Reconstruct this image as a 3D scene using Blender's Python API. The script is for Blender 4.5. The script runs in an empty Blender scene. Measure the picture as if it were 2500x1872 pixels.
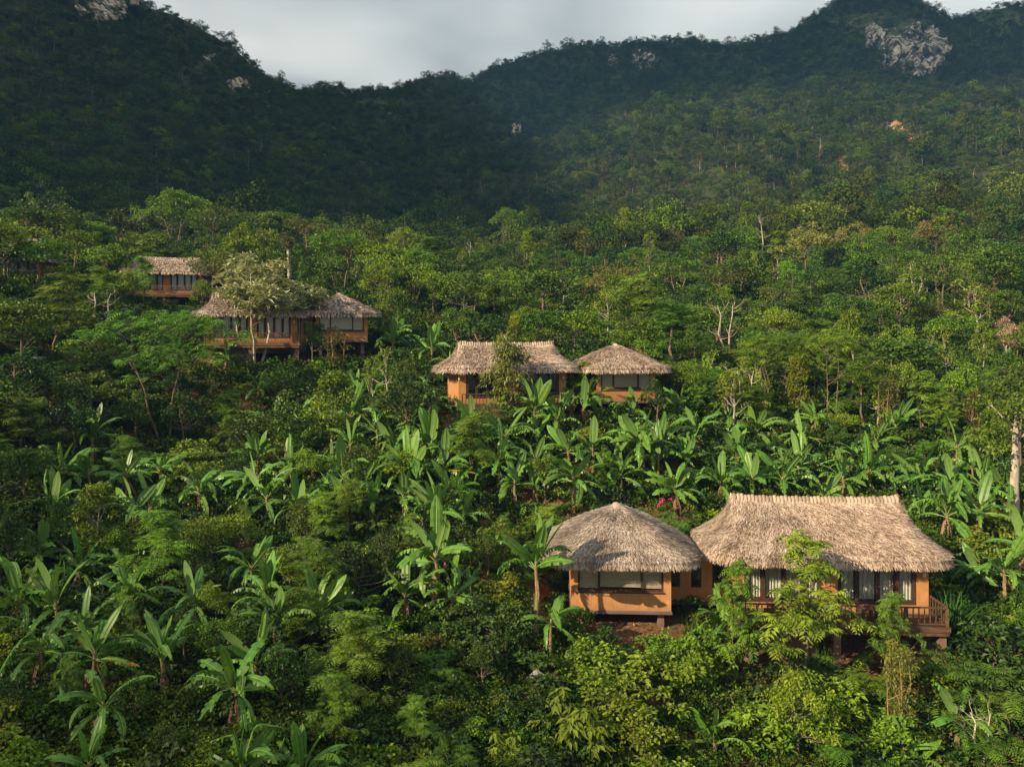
import bpy, math, random
import numpy as np
from mathutils import Vector

S = bpy.context.scene
COL = S.collection
RAD = math.radians
rng = np.random.RandomState(11)

# ------------------------------------------------------------------ camera
F, CX, HY = 1960.0, 1250.0, 840.0            # focal length and horizon in photo pixels (2500 x 1872)
cam_d = bpy.data.cameras.new("camera")
cam = bpy.data.objects.new("camera", cam_d)
COL.objects.link(cam)
cam.location = (0, 0, 0)
cam.rotation_euler = (RAD(90), 0, 0)
cam_d.sensor_width = 36
cam_d.lens = 36 * F / 2500
cam_d.shift_y = -(936 - HY) / 2500
cam_d.clip_start = 0.5
cam_d.clip_end = 20000
S.camera = cam

# ------------------------------------------------------------------ world, sun, exposure
SUN_EL, SUN_AZ = RAD(27), RAD(54)            # sun behind the camera's left shoulder
SDIR = np.array([-math.sin(SUN_AZ) * math.cos(SUN_EL), -math.cos(SUN_AZ) * math.cos(SUN_EL), math.sin(SUN_EL)])
w = bpy.data.worlds.new("World")
S.world = w
w.use_nodes = True
nt = w.node_tree
bg = nt.nodes["Background"]
sky = nt.nodes.new("ShaderNodeTexSky")
sky.sky_type = 'NISHITA'
sky.sun_disc = False
sky.sun_elevation = SUN_EL
sky.sun_rotation = RAD(180) + SUN_AZ
nt.links.new(sky.outputs[0], bg.inputs[0])
bg.inputs[1].default_value = 0.05
sun_d = bpy.data.lights.new("sun", 'SUN')
sun_d.energy = 5.0
sun_d.angle = RAD(0.5)
sun_d.color = (1.0, 0.84, 0.58)
sun = bpy.data.objects.new("sun", sun_d)
COL.objects.link(sun)
sun.rotation_euler = Vector(SDIR).to_track_quat('Z', 'Y').to_euler()
sun.location = (0, 0, 300)
S.view_settings.view_transform = 'Standard'
S.view_settings.look = 'None'
S.view_settings.exposure = 1.06
S.view_settings.gamma = 1
S.view_settings.use_curve_mapping = False
S.cycles.use_denoising = True
S.cycles.max_bounces = 6
S.cycles.diffuse_bounces = 2
S.cycles.transmission_bounces = 4
S.cycles.transparent_max_bounces = 6
S.cycles.volume_bounces = 0
S.cycles.sample_clamp_indirect = 4
S.cycles.use_adaptive_sampling = False
S.cycles.caustics_reflective = False
S.cycles.caustics_refractive = False

# ------------------------------------------------------------------ helpers
def P(px, py, d):
    return np.array([(px - CX) / F * d, d, (HY - py) / F * d])

def pix(p):
    return CX + F * p[0] / p[1], HY - F * p[2] / p[1]

def vnoise(x, y, seed=0):
    x = np.asarray(x, float); y = np.asarray(y, float)
    xi = np.floor(x).astype(np.int64); yi = np.floor(y).astype(np.int64)
    xf = x - xi; yf = y - yi
    def h(a, b):
        n = (a * 374761393 + b * 668265263 + seed * 974634541) & 0x7fffffff
        n = ((n ^ (n >> 13)) * 1274126177) & 0x7fffffff
        return ((n ^ (n >> 16)) & 0xffff) / 65535.0
    u = xf * xf * (3 - 2 * xf); v = yf * yf * (3 - 2 * yf)
    return (h(xi, yi) * (1 - u) + h(xi + 1, yi) * u) * (1 - v) + (h(xi, yi + 1) * (1 - u) + h(xi + 1, yi + 1) * u) * v

def fbm(x, y, seed=0, o=4):
    s = 0; a = 0.5; f = 1.0
    for k in range(o):
        s = s + a * (vnoise(np.asarray(x) * f, np.asarray(y) * f, seed + k * 17) - 0.5)
        a *= 0.5; f *= 2.03
    return s

def sstep(a, b, x):
    t = np.clip((np.asarray(x, float) - a) / (b - a), 0, 1)
    return t * t * (3 - 2 * t)

def lin(c):
    return (c[0], c[1], c[2], 1)

class G:
    """collects vertices, faces, material slots and a per-vertex tint into one mesh"""
    def __init__(s):
        s.v = []; s.f = []; s.m = []; s.t = []; s.n = 0
    def add(s, V, Fc, mi=0, tint=0.5):
        V = np.asarray(V, float).reshape(-1, 3)
        s.v.append(V)
        if isinstance(Fc, np.ndarray):
            Fl = (Fc + s.n).tolist()
        else:
            Fl = [[i + s.n for i in f] for f in Fc]
        s.f += Fl
        s.m += [mi] * len(Fl)
        t = np.broadcast_to(np.asarray(tint, float), (len(V),)) if np.ndim(tint) < 1 or len(tint) == len(V) else np.full(len(V), 0.5)
        s.t.append(np.array(t))
        s.n += len(V)
    def mesh(s, name, mats, smooth=False):
        me = bpy.data.meshes.new(name)
        V = np.concatenate(s.v) if s.v else np.zeros((0, 3))
        me.from_pydata(V.tolist(), [], s.f)
        for m in (mats if isinstance(mats, (list, tuple)) else [mats]):
            me.materials.append(m)
        me.polygons.foreach_set("material_index", s.m)
        if smooth:
            me.polygons.foreach_set("use_smooth", [True] * len(s.f))
        a = me.attributes.new("tint", 'FLOAT', 'POINT')
        a.data.foreach_set("value", np.concatenate(s.t).astype(np.float32))
        me.update()
        return me
    def obj(s, name, mats, parent=None, smooth=False, loc=None):
        return link(name, s.mesh(name, mats, smooth), parent, loc)

def link(name, me, parent=None, loc=None, rot=None, scl=None):
    o = bpy.data.objects.new(name, me)
    COL.objects.link(o)
    if parent is not None:
        o.parent = parent
    if loc is not None:
        o.location = [float(c) for c in loc]
    if rot is not None:
        o.rotation_euler = [float(c) for c in rot]
    if scl is not None:
        o.scale = [float(scl)] * 3 if np.ndim(scl) == 0 else [float(c) for c in scl]
    return o

def tag(o, label=None, cat=None, group=None, kind=None):
    if label: o['label'] = label
    if cat: o['category'] = cat
    if group: o['group'] = group
    if kind: o['kind'] = kind
    return o

def thing(name, label, cat, loc, rz=0.0, group=None, scl=None):
    o = link(name, None, None, loc, (0, 0, rz), scl)
    o.empty_display_size = 0.3
    return tag(o, label, cat, group)

BOXF = [[0, 3, 2, 1], [4, 5, 6, 7], [0, 1, 5, 4], [1, 2, 6, 5], [2, 3, 7, 6], [3, 0, 4, 7]]
def box(g, x0, x1, y0, y1, z0, z1, mi=0, tint=0.5):
    g.add([(x0, y0, z0), (x1, y0, z0), (x1, y1, z0), (x0, y1, z0), (x0, y0, z1), (x1, y0, z1), (x1, y1, z1), (x0, y1, z1)], BOXF, mi, tint)

def boxobj(name, mat, parent, *b, tint=0.5):
    g = G(); box(g, *b, tint=tint)
    return g.obj(name, mat, parent)

def tube(g, pts, rad, sides=6, mi=0, tint=0.5, cap=True):
    pts = np.asarray(pts, float); n = len(pts)
    rad = np.broadcast_to(np.asarray(rad, float), (n,))
    tang = np.gradient(pts, axis=0)
    V = []
    for i in range(n):
        t = tang[i] / (np.linalg.norm(tang[i]) + 1e-9)
        a = np.array([1.0, 0, 0]) if abs(t[0]) < 0.8 else np.array([0, 1.0, 0])
        u = np.cross(t, a); u /= np.linalg.norm(u); v = np.cross(t, u)
        for k in range(sides):
            an = 2 * math.pi * k / sides
            V.append(pts[i] + rad[i] * (math.cos(an) * u + math.sin(an) * v))
    Fc = []
    for i in range(n - 1):
        for k in range(sides):
            k2 = (k + 1) % sides
            Fc.append([i * sides + k, i * sides + k2, (i + 1) * sides + k2, (i + 1) * sides + k])
    if cap:
        Fc.append([(n - 1) * sides + k for k in range(sides)])
    g.add(V, Fc, mi, tint)

# ------------------------------------------------------------------ materials
def newmat(name):
    m = bpy.data.materials.new(name); m.use_nodes = True
    t = m.node_tree; t.nodes.clear()
    out = t.nodes.new("ShaderNodeOutputMaterial")
    return m, t, out

def N(t, typ, **kw):
    n = t.nodes.new(typ)
    for k, v in kw.items():
        setattr(n, k, v)
    return n

def mixc(t, fac, a, b, blend='MIX'):
    n = t.nodes.new("ShaderNodeMix"); n.data_type = 'RGBA'; n.blend_type = blend
    for sock, val in ((n.inputs[0], fac), (n.inputs[6], a), (n.inputs[7], b)):
        if hasattr(val, 'links') or hasattr(val, 'is_linked'):
            t.links.new(val, sock)
        elif isinstance(val, (int, float)):
            sock.default_value = val
        else:
            sock.default_value = lin(val)
    return n.outputs[2]

def math_(t, op, a, b=0.0, clamp=False):
    n = t.nodes.new("ShaderNodeMath"); n.operation = op; n.use_clamp = clamp
    for sock, val in ((n.inputs[0], a), (n.inputs[1], b)):
        if hasattr(val, 'is_linked'):
            t.links.new(val, sock)
        else:
            sock.default_value = val
    return n.outputs[0]

def noise_(t, scale, detail=3.0, rough=0.55, coord='Object', stretch=None):
    tc = N(t, "ShaderNodeTexCoord")
    n = N(t, "ShaderNodeTexNoise"); n.inputs["Scale"].default_value = scale
    n.inputs["Detail"].default_value = detail; n.inputs["Roughness"].default_value = rough
    src = tc.outputs[coord]
    if stretch:
        mp = N(t, "ShaderNodeMapping"); mp.inputs["Scale"].default_value = stretch
        t.links.new(src, mp.inputs[0]); src = mp.outputs[0]
    t.links.new(src, n.inputs[0])
    return n.outputs[0]

def contrast(t, v, lo, hi):
    n = N(t, "ShaderNodeMapRange"); n.inputs[1].default_value = lo; n.inputs[2].default_value = hi
    t.links.new(v, n.inputs[0])
    return n.outputs[0]

def leaf_mat(name, dark, light, trans=0.24, rough=0.55, spec=0.28, under=None, hue=0.03, vr=(0.75, 1.3)):
    m, t, out = newmat(name)
    at = N(t, "ShaderNodeAttribute", attribute_name="tint")
    oi = N(t, "ShaderNodeObjectInfo")
    c = mixc(t, at.outputs["Fac"], dark, light)
    hs = N(t, "ShaderNodeHueSaturation")
    t.links.new(math_(t, 'MULTIPLY_ADD', oi.outputs["Random"], hue), hs.inputs["Hue"])
    hs.inputs["Hue"].default_value = 0.5
    hn = N(t, "ShaderNodeMapRange"); hn.inputs[3].default_value = 0.5 - hue; hn.inputs[4].default_value = 0.5 + hue * 0.6
    t.links.new(oi.outputs["Random"], hn.inputs[0]); t.links.new(hn.outputs[0], hs.inputs["Hue"])
    vn = N(t, "ShaderNodeMapRange"); vn.inputs[3].default_value = vr[0]; vn.inputs[4].default_value = vr[1]
    fr = math_(t, 'FRACT', math_(t, 'MULTIPLY', oi.outputs["Random"], 7.31))
    t.links.new(fr, vn.inputs[0]); t.links.new(vn.outputs[0], hs.inputs["Value"])
    t.links.new(c, hs.inputs["Color"])
    col = hs.outputs[0]
    if under:
        ge = N(t, "ShaderNodeNewGeometry")
        col = mixc(t, ge.outputs["Backfacing"], col, mixc(t, 0.6, col, under))
    pb = N(t, "ShaderNodeBsdfPrincipled")
    pb.inputs["Roughness"].default_value = rough
    pb.inputs["Specular IOR Level"].default_value = spec
    t.links.new(col, pb.inputs["Base Color"])
    tr = N(t, "ShaderNodeBsdfTranslucent")
    t.links.new(mixc(t, 1.0, col, (1.05, 1.2, 0.40), 'MULTIPLY'), tr.inputs[0])
    mx = N(t, "ShaderNodeMixShader"); mx.inputs[0].default_value = trans * 0.68
    t.links.new(pb.outputs[0], mx.inputs[1]); t.links.new(tr.outputs[0], mx.inputs[2])
    t.links.new(mx.outputs[0], out.inputs[0])
    return m

def surf_mat(name, a, b, scale=3.0, rough=0.8, spec=0.25, detail=4, lo=0.35, hi=0.65, bump=0.0, stretch=None, tint=0.0, bscale=None):
    m, t, out = newmat(name)
    nz = noise_(t, scale, detail, 0.6, 'Object', stretch)
    col = mixc(t, contrast(t, nz, lo, hi), a, b)
    if tint:
        at = N(t, "ShaderNodeAttribute", attribute_name="tint")
        mr = N(t, "ShaderNodeMapRange"); mr.inputs[3].default_value = 1 - tint; mr.inputs[4].default_value = 1 + tint
        t.links.new(at.outputs["Fac"], mr.inputs[0])
        hs = N(t, "ShaderNodeHueSaturation"); t.links.new(mr.outputs[0], hs.inputs["Value"]); t.links.new(col, hs.inputs["Color"])
        col = hs.outputs[0]
    pb = N(t, "ShaderNodeBsdfPrincipled")
    pb.inputs["Roughness"].default_value = rough; pb.inputs["Specular IOR Level"].default_value = spec
    t.links.new(col, pb.inputs["Base Color"])
    if bump:
        bn = N(t, "ShaderNodeBump"); bn.inputs["Strength"].default_value = bump; bn.inputs["Distance"].default_value = 0.05
        t.links.new(noise_(t, bscale or scale * 3, 5, 0.6, 'Object', stretch), bn.inputs["Height"]); t.links.new(bn.outputs[0], pb.inputs["Normal"])
    t.links.new(pb.outputs[0], out.inputs[0])
    return m

M = {}
M['banana'] = leaf_mat("banana_leaf_green", (0.022, 0.068, 0.007), (0.108, 0.235, 0.017), 0.26, 0.42, 0.35, (0.16, 0.25, 0.08), 0.02)
M['midrib'] = surf_mat("banana_midrib", (0.15, 0.25, 0.05), (0.22, 0.31, 0.08), 4, 0.5)
M['bananadry'] = leaf_mat("dry_banana_leaf", (0.10, 0.060, 0.035), (0.30, 0.20, 0.12), 0.15, 0.8, 0.1)
M['bananagold'] = leaf_mat("yellowed_banana_leaf", (0.30, 0.16, 0.02), (0.42, 0.27, 0.05), 0.25, 0.6, 0.2)
M['pstem'] = surf_mat("banana_stem", (0.16, 0.15, 0.045), (0.20, 0.10, 0.05), 1.4, 0.7, 0.3, stretch=(3, 3, 0.8), bump=0.3)
M['flower'] = surf_mat("banana_flower_purple", (0.35, 0.10, 0.16), (0.45, 0.18, 0.2), 5)
M['broad'] = leaf_mat("broad_leaves", (0.020, 0.048, 0.005), (0.115, 0.200, 0.014), 0.30)
M['bright'] = leaf_mat("bright_leaves", (0.042, 0.085, 0.006), (0.205, 0.315, 0.017), 0.36)
M['feather'] = leaf_mat("feathery_leaves", (0.032, 0.080, 0.006), (0.165, 0.285, 0.019), 0.36)
M['yellow'] = leaf_mat("yellow_green_leaves", (0.055, 0.085, 0.006), (0.230, 0.310, 0.018), 0.38)
M['darkl'] = leaf_mat("dark_leaves", (0.009, 0.027, 0.005), (0.058, 0.112, 0.011), 0.22, 0.5, 0.25)
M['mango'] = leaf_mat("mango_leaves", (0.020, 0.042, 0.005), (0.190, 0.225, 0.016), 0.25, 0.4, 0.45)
M['pale'] = leaf_mat("pale_grey_green_leaves", (0.240, 0.250, 0.120), (0.620, 0.580, 0.340), 0.25)
M['olive'] = leaf_mat("olive_leaves", (0.038, 0.046, 0.008), (0.145, 0.160, 0.022), 0.28)
M['cream'] = leaf_mat("cream_blossom", (0.100, 0.115, 0.020), (0.320, 0.290, 0.070), 0.25)
M['pink'] = leaf_mat("pinkish_dry_leaves", (0.20, 0.12, 0.08), (0.38, 0.24, 0.16), 0.25)
M['reed'] = leaf_mat("reed_blades", (0.016, 0.053, 0.007), (0.091, 0.188, 0.020), 0.25)
M['grasst'] = leaf_mat("grass_tufts", (0.037, 0.068, 0.008), (0.147, 0.194, 0.020), 0.25)
M['magenta'] = leaf_mat("magenta_bracts", (0.45, 0.03, 0.10), (0.65, 0.06, 0.16), 0.3)
M['bark'] = surf_mat("brown_bark", (0.10, 0.075, 0.05), (0.20, 0.15, 0.10), 2.5, 0.9, 0.1, stretch=(4, 4, 1), bump=0.4)
M['barkpale'] = surf_mat("pale_bark", (0.22, 0.18, 0.13), (0.44, 0.38, 0.30), 1.6, 0.85, 0.15, stretch=(3, 3, 1), bump=0.3)
M['barkorange'] = surf_mat("orange_bark", (0.26, 0.15, 0.07), (0.36, 0.23, 0.12), 1.8, 0.85, 0.15, stretch=(3, 3, 1), bump=0.3)
M['forest'] = leaf_mat("forest_leaves", (0.012, 0.030, 0.008), (0.080, 0.118, 0.016), 0.2, 0.8, 0.05, hue=0.035, vr=(0.45, 1.55))
M['forestb'] = leaf_mat("forest_olive_leaves", (0.030, 0.036, 0.011), (0.140, 0.140, 0.028), 0.2, 0.8, 0.05, hue=0.02, vr=(0.5, 1.5))
M['forestl'] = leaf_mat("forest_light_leaves", (0.028, 0.054, 0.009), (0.150, 0.205, 0.020), 0.25, 0.8, 0.05, hue=0.03, vr=(0.5, 1.5))
M['under'] = leaf_mat("undergrowth_leaves", (0.010, 0.032, 0.004), (0.078, 0.142, 0.010), 0.22, 0.65, 0.15, hue=0.035)
def wall_mat():
    m, t, out = newmat("ochre_plaster")
    a = noise_(t, 1.3, 5, 0.65); st = noise_(t, 2.6, 5, 0.7, 'Object', (2.2, 2.2, 0.22)); sp = noise_(t, 5, 5, 0.7)
    c = mixc(t, contrast(t, a, 0.3, 0.7), (0.36, 0.160, 0.056), (0.49, 0.235, 0.088))
    c = mixc(t, math_(t, 'MULTIPLY', contrast(t, st, 0.52, 0.78), 0.65), c, (0.20, 0.105, 0.055))
    tc = N(t, "ShaderNodeTexCoord"); sx = N(t, "ShaderNodeSeparateXYZ"); t.links.new(tc.outputs['Object'], sx.inputs[0])
    ft = N(t, "ShaderNodeMapRange"); ft.inputs[1].default_value = 0.45; ft.inputs[2].default_value = 0.0
    t.links.new(math_(t, 'ADD', sx.outputs[2], math_(t, 'MULTIPLY', math_(t, 'SUBTRACT', sp, 0.5), 0.8)), ft.inputs[0])
    c = mixc(t, math_(t, 'MULTIPLY', ft.outputs[0], 0.5), c, (0.22, 0.12, 0.07))
    pb = N(t, "ShaderNodeBsdfPrincipled"); pb.inputs["Roughness"].default_value = 0.88; pb.inputs["Specular IOR Level"].default_value = 0.15
    t.links.new(c, pb.inputs["Base Color"])
    bn = N(t, "ShaderNodeBump"); bn.inputs["Strength"].default_value = 0.15; bn.inputs["Distance"].default_value = 0.03
    t.links.new(sp, bn.inputs["Height"]); t.links.new(bn.outputs[0], pb.inputs["Normal"])
    t.links.new(pb.outputs[0], out.inputs[0])
    return m
M['wallo'] = wall_mat()
M['fascia'] = surf_mat("grey_brown_boards", (0.10, 0.065, 0.055), (0.16, 0.11, 0.09), 2, 0.8, 0.2, stretch=(0.4, 4, 4))
M['wood'] = surf_mat("dark_timber", (0.035, 0.018, 0.011), (0.075, 0.036, 0.018), 3, 0.6, 0.3, stretch=(1, 1, 5), bump=0.1)
M['woodl'] = surf_mat("weathered_timber", (0.12, 0.060, 0.032), (0.24, 0.125, 0.065), 3, 0.7, 0.2, stretch=(0.6, 5, 5), bump=0.15, tint=0.25)
M['wooddeck'] = surf_mat("shaded_weathered_timber", (0.055, 0.030, 0.018), (0.13, 0.070, 0.040), 3, 0.7, 0.2, stretch=(0.6, 5, 5), bump=0.15, tint=0.3)  # darker copy of the weathered timber, shade on the decks put into its colour
M['pier'] = surf_mat("brown_render_pier", (0.15, 0.085, 0.055), (0.20, 0.12, 0.08), 2, 0.9)
M['curtain'] = surf_mat("white_curtain", (0.52, 0.47, 0.42), (0.60, 0.55, 0.50), 3, 0.9, 0.1, stretch=(8, 8, 0.3))
M['blind'] = surf_mat("bamboo_blind", (0.40, 0.30, 0.20), (0.50, 0.39, 0.27), 8, 0.8, 0.1, stretch=(0.3, 1, 14))
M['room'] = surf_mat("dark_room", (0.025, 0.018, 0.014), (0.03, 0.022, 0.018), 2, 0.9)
M['lampm'] = surf_mat("brass_lamp", (0.55, 0.42, 0.22), (0.6, 0.48, 0.28), 2, 0.4)
M['stone'] = surf_mat("grey_stone", (0.22, 0.20, 0.18), (0.36, 0.33, 0.29), 2.2, 0.9, 0.15, bump=0.3)
M['mast'] = surf_mat("grey_steel", (0.10, 0.11, 0.12), (0.14, 0.15, 0.16), 2, 0.6)

def glass_mat():
    m, t, out = newmat("window_glass")
    gl = N(t, "ShaderNodeBsdfGlossy"); gl.inputs["Roughness"].default_value = 0.03; gl.inputs[0].default_value = (0.9, 0.95, 1, 1)
    tr = N(t, "ShaderNodeBsdfTransparent"); tr.inputs[0].default_value = (0.94, 0.95, 0.94, 1)
    mx = N(t, "ShaderNodeMixShader"); mx.inputs[0].default_value = 0.05
    t.links.new(tr.outputs[0], mx.inputs[1]); t.links.new(gl.outputs[0], mx.inputs[2]); t.links.new(mx.outputs[0], out.inputs[0])
    return m
M['glass'] = glass_mat()
def teal_mat():
    m, t, out = newmat("teal_roof_glass")
    pb = N(t, "ShaderNodeBsdfPrincipled"); pb.inputs["Base Color"].default_value = (0.06, 0.16, 0.16, 1)
    pb.inputs["Roughness"].default_value = 0.15
    t.links.new(pb.outputs[0], out.inputs[0]); return m
M['teal'] = teal_mat()

def thatch_mat(name, dark, mid, light):
    m, t, out = newmat(name)
    at = N(t, "ShaderNodeAttribute", attribute_name="tint")
    cr = N(t, "ShaderNodeValToRGB")
    cr.color_ramp.elements[0].color = lin(dark); cr.color_ramp.elements[0].position = 0.05
    cr.color_ramp.elements[1].color = lin(light); cr.color_ramp.elements[1].position = 0.95
    e = cr.color_ramp.elements.new(0.5); e.color = lin(mid)
    t.links.new(at.outputs["Fac"], cr.inputs[0])
    pb = N(t, "ShaderNodeBsdfPrincipled"); pb.inputs["Roughness"].default_value = 0.75; pb.inputs["Specular IOR Level"].default_value = 0.25
    t.links.new(cr.outputs[0], pb.inputs["Base Color"])
    t.links.new(pb.outputs[0], out.inputs[0])
    return m
M['thatch'] = thatch_mat("straw_thatch", (0.11, 0.062, 0.040), (0.40, 0.285, 0.205), (0.68, 0.53, 0.42))
M['thatchgrey'] = thatch_mat("weathered_straw_thatch", (0.10, 0.066, 0.048), (0.295, 0.222, 0.172), (0.56, 0.455, 0.37))

def ground_mat():
    m, t, out = newmat("hillside_ground")
    at = N(t, "ShaderNodeAttribute", attribute_name="grass")
    ad = N(t, "ShaderNodeAttribute", attribute_name="soil")
    n1 = noise_(t, 0.35, 6, 0.6); n2 = noise_(t, 2.0, 5, 0.6); n3 = noise_(t, 0.05, 5, 0.6)
    soil = mixc(t, contrast(t, n2, 0.3, 0.7), (0.070, 0.040, 0.022), (0.21, 0.105, 0.050))
    moss = mixc(t, n2, (0.022, 0.032, 0.010), (0.055, 0.065, 0.018))
    am = N(t, "ShaderNodeAttribute", attribute_name="mossy")
    c = mixc(t, math_(t, 'ADD', math_(t, 'MULTIPLY', contrast(t, n1, 0.40, 0.6), 0.85), am.outputs["Fac"], True), soil, moss)
    c = mixc(t, ad.outputs["Fac"], c, mixc(t, contrast(t, n2, 0.3, 0.7), (0.12, 0.060, 0.028), (0.22, 0.11, 0.050)))
    gr = mixc(t, contrast(t, n3, 0.3, 0.7), (0.060, 0.085, 0.022), (0.115, 0.125, 0.035))
    c = mixc(t, at.outputs["Fac"], c, gr)
    pb = N(t, "ShaderNodeBsdfPrincipled"); pb.inputs["Roughness"].default_value = 0.95; pb.inputs["Specular IOR Level"].default_value = 0.1
    t.links.new(c, pb.inputs["Base Color"])
    bn = N(t, "ShaderNodeBump"); bn.inputs["Strength"].default_value = 0.6; bn.inputs["Distance"].default_value = 0.2
    t.links.new(n2, bn.inputs["Height"]); t.links.new(bn.outputs[0], pb.inputs["Normal"])
    t.links.new(pb.outputs[0], out.inputs[0])
    return m
M['ground'] = ground_mat()

def dirt_mat():
    return surf_mat("rusty_dirt", (0.30, 0.15, 0.075), (0.46, 0.27, 0.15), 0.3, 0.95, 0.1, bump=0.4)
M['dirt'] = dirt_mat()

def rock_mat():
    m, t, out = newmat("limestone")
    n1 = noise_(t, 0.16, 6, 0.7, 'Object', (1, 1, 0.35)); n2 = noise_(t, 0.12, 5, 0.65, 'Object', (1.5, 1.5, 0.35))
    c = mixc(t, contrast(t, n1, 0.35, 0.65), (0.34, 0.25, 0.175), (0.66, 0.59, 0.49))
    c = mixc(t, contrast(t, n2, 0.46, 0.55), c, (0.05, 0.05, 0.03))
    pb = N(t, "ShaderNodeBsdfPrincipled"); pb.inputs["Roughness"].default_value = 0.95; pb.inputs["Specular IOR Level"].default_value = 0.1
    t.links.new(c, pb.inputs["Base Color"]); t.links.new(pb.outputs[0], out.inputs[0])
    return m
M['rock'] = rock_mat()

def cloud_mat():
    m, t, out = newmat("cloud_grey")
    at = N(t, "ShaderNodeAttribute", attribute_name="thin")
    tk = N(t, "ShaderNodeAttribute", attribute_name="light")
    col = mixc(t, tk.outputs["Fac"], (0.27, 0.35, 0.48), (0.73, 0.86, 1.0))
    tr = N(t, "ShaderNodeBsdfTranslucent"); t.links.new(col, tr.inputs[0])
    df = N(t, "ShaderNodeBsdfDiffuse"); df.inputs[0].default_value = (0.8, 0.8, 0.8, 1)
    mx = N(t, "ShaderNodeMixShader"); mx.inputs[0].default_value = 0.9
    t.links.new(df.outputs[0], mx.inputs[1]); t.links.new(tr.outputs[0], mx.inputs[2])
    tp = N(t, "ShaderNodeBsdfTransparent")
    m2 = N(t, "ShaderNodeMixShader")
    t.links.new(at.outputs["Fac"], m2.inputs[0]); t.links.new(mx.outputs[0], m2.inputs[1]); t.links.new(tp.outputs[0], m2.inputs[2])
    t.links.new(m2.outputs[0], out.inputs[0])
    return m
M['cloud'] = cloud_mat()

# ------------------------------------------------------------------ terrain height
CP = [(1100, 1790, 36), (100, 1830, 31), (600, 1930, 29), (1700, 1890, 36), (2300, 1900, 36), (220, 1620, 37), (900, 1570, 42),
      (1515, 1545, 42), (1980, 1610, 43), (1515, 1320, 52), (2000, 1300, 54), (2480, 1210, 60), (2000, 1185, 62), (1600, 1190, 58), (2400, 1500, 45),
      (1200, 1230, 54), (700, 1230, 55), (200, 1290, 50), (0, 1080, 60), (300, 1120, 64), (530, 1095, 70), (60, 900, 75),
      (1100, 1010, 66), (1380, 1025, 66), (1250, 925, 77), (1550, 930, 78), (1700, 1010, 72), (2100, 1020, 76), (2400, 1030, 76), (1800, 885, 95), (2300, 870, 100),
      (720, 905, 80), (560, 905, 78), (720, 830, 94), (950, 890, 84), (430, 765, 105), (430, 700, 118), (0, 720, 90), (100, 640, 112), (0, 585, 140), (250, 620, 128),
      (600, 665, 125), (800, 690, 122), (1000, 730, 112), (1300, 770, 120), (1600, 770, 125), (2000, 750, 130), (2400, 735, 130),
      (1700, 650, 180), (2200, 630, 180), (1300, 670, 170), (1000, 655, 190), (1700, 600, 235), (2400, 550, 235), (1200, 640, 235), (700, 610, 225), (300, 560, 205), (0, 505, 205)]
cp = np.array([P(*c) for c in CP] + [(0, 0, -34), (-45, 0, -29), (45, 0, -37), (0, -80, -62), (-120, 0, -14), (120, 0, -42), (-120, -80, -40), (120, -80, -70),
                                      (-120, 90, 22), (120, 90, -6), (-150, 200, 50), (180, 200, 28)], float)
def tps_k(r2):
    return np.where(r2 > 1e-9, r2 * np.log(np.maximum(r2, 1e-9)) * 0.5, 0.0)
def tps_fit(xy, z, lam=4.0):
    n = len(xy)
    d2 = ((xy[:, None] - xy[None]) ** 2).sum(-1)
    K = tps_k(d2) + lam * np.eye(n)
    Q = np.c_[np.ones(n), xy]
    A = np.zeros((n + 3, n + 3)); A[:n, :n] = K; A[:n, n:] = Q; A[n:, :n] = Q.T
    return np.linalg.solve(A, np.r_[z, 0, 0, 0])
SC = 30.0
wts = tps_fit(cp[:, :2] / SC, cp[:, 2], 0.01)
def tps(x, y):
    x = np.clip(np.asarray(x, float), -170, 190); y = np.clip(np.asarray(y, float), -85, 265)
    out = wts[-3] + wts[-2] * x / SC + wts[-1] * y / SC
    for i in range(len(cp)):
        out = out + wts[i] * tps_k((x / SC - cp[i, 0] / SC) ** 2 + (y / SC - cp[i, 1] / SC) ** 2)
    return out

# far profile knots per photo column: (px, foot d, foot py, mid d, mid py, ridge d, ridge py)
RPX = [-900, -300, 0, 200, 385, 440, 480, 560, 620, 650, 690, 740, 790, 830, 860, 900, 950, 1000, 1040, 1090, 1130, 1155, 1200, 1280, 1350, 1420, 1500, 1600, 1700, 1760, 1830,
       1930, 1960, 2000, 2030, 2060, 2130, 2240, 2260, 2300, 2330, 2360, 2400, 2460, 2500, 2800, 3400]
RPY = [-200, -170, -130, -60, 22, 42, 62, 108, 165, 208, 222, 222, 222, 232, 245, 238, 228, 212, 192, 180, 198, 204, 165, 142, 122, 110, 116, 112, 102, 118, 112,
       92, 64, 36, 16, -2, -14, 2, 20, 42, 60, 52, 34, 18, 20, -10, -40]
RD_PX = [-900, 0, 400, 600, 700, 860, 1000, 1150, 1300, 1600, 1900, 2100, 2300, 2500, 3400]
RD = [620, 650, 690, 740, 860, 960, 980, 960, 900, 880, 880, 900, 940, 960, 900]
FT_PX = [-900, 0, 400, 800, 1000, 1200, 1500, 1800, 2100, 2400, 3400]
FT_PY = [500, 520, 560, 610, 620, 605, 590, 575, 535, 515, 500]
FT_D = [290, 290, 290, 350, 370, 380, 350, 340, 320, 320, 320]
MD_PY = [250, 280, 300, 400, 450, 440, 390, 340, 330, 300, 280]
MD_D = [450, 450, 470, 560, 600, 570, 520, 520, 540, 540, 540]
PADS = []   # (cx, cy, yaw, hx, hy, z)  level ground cut under the houses

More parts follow.
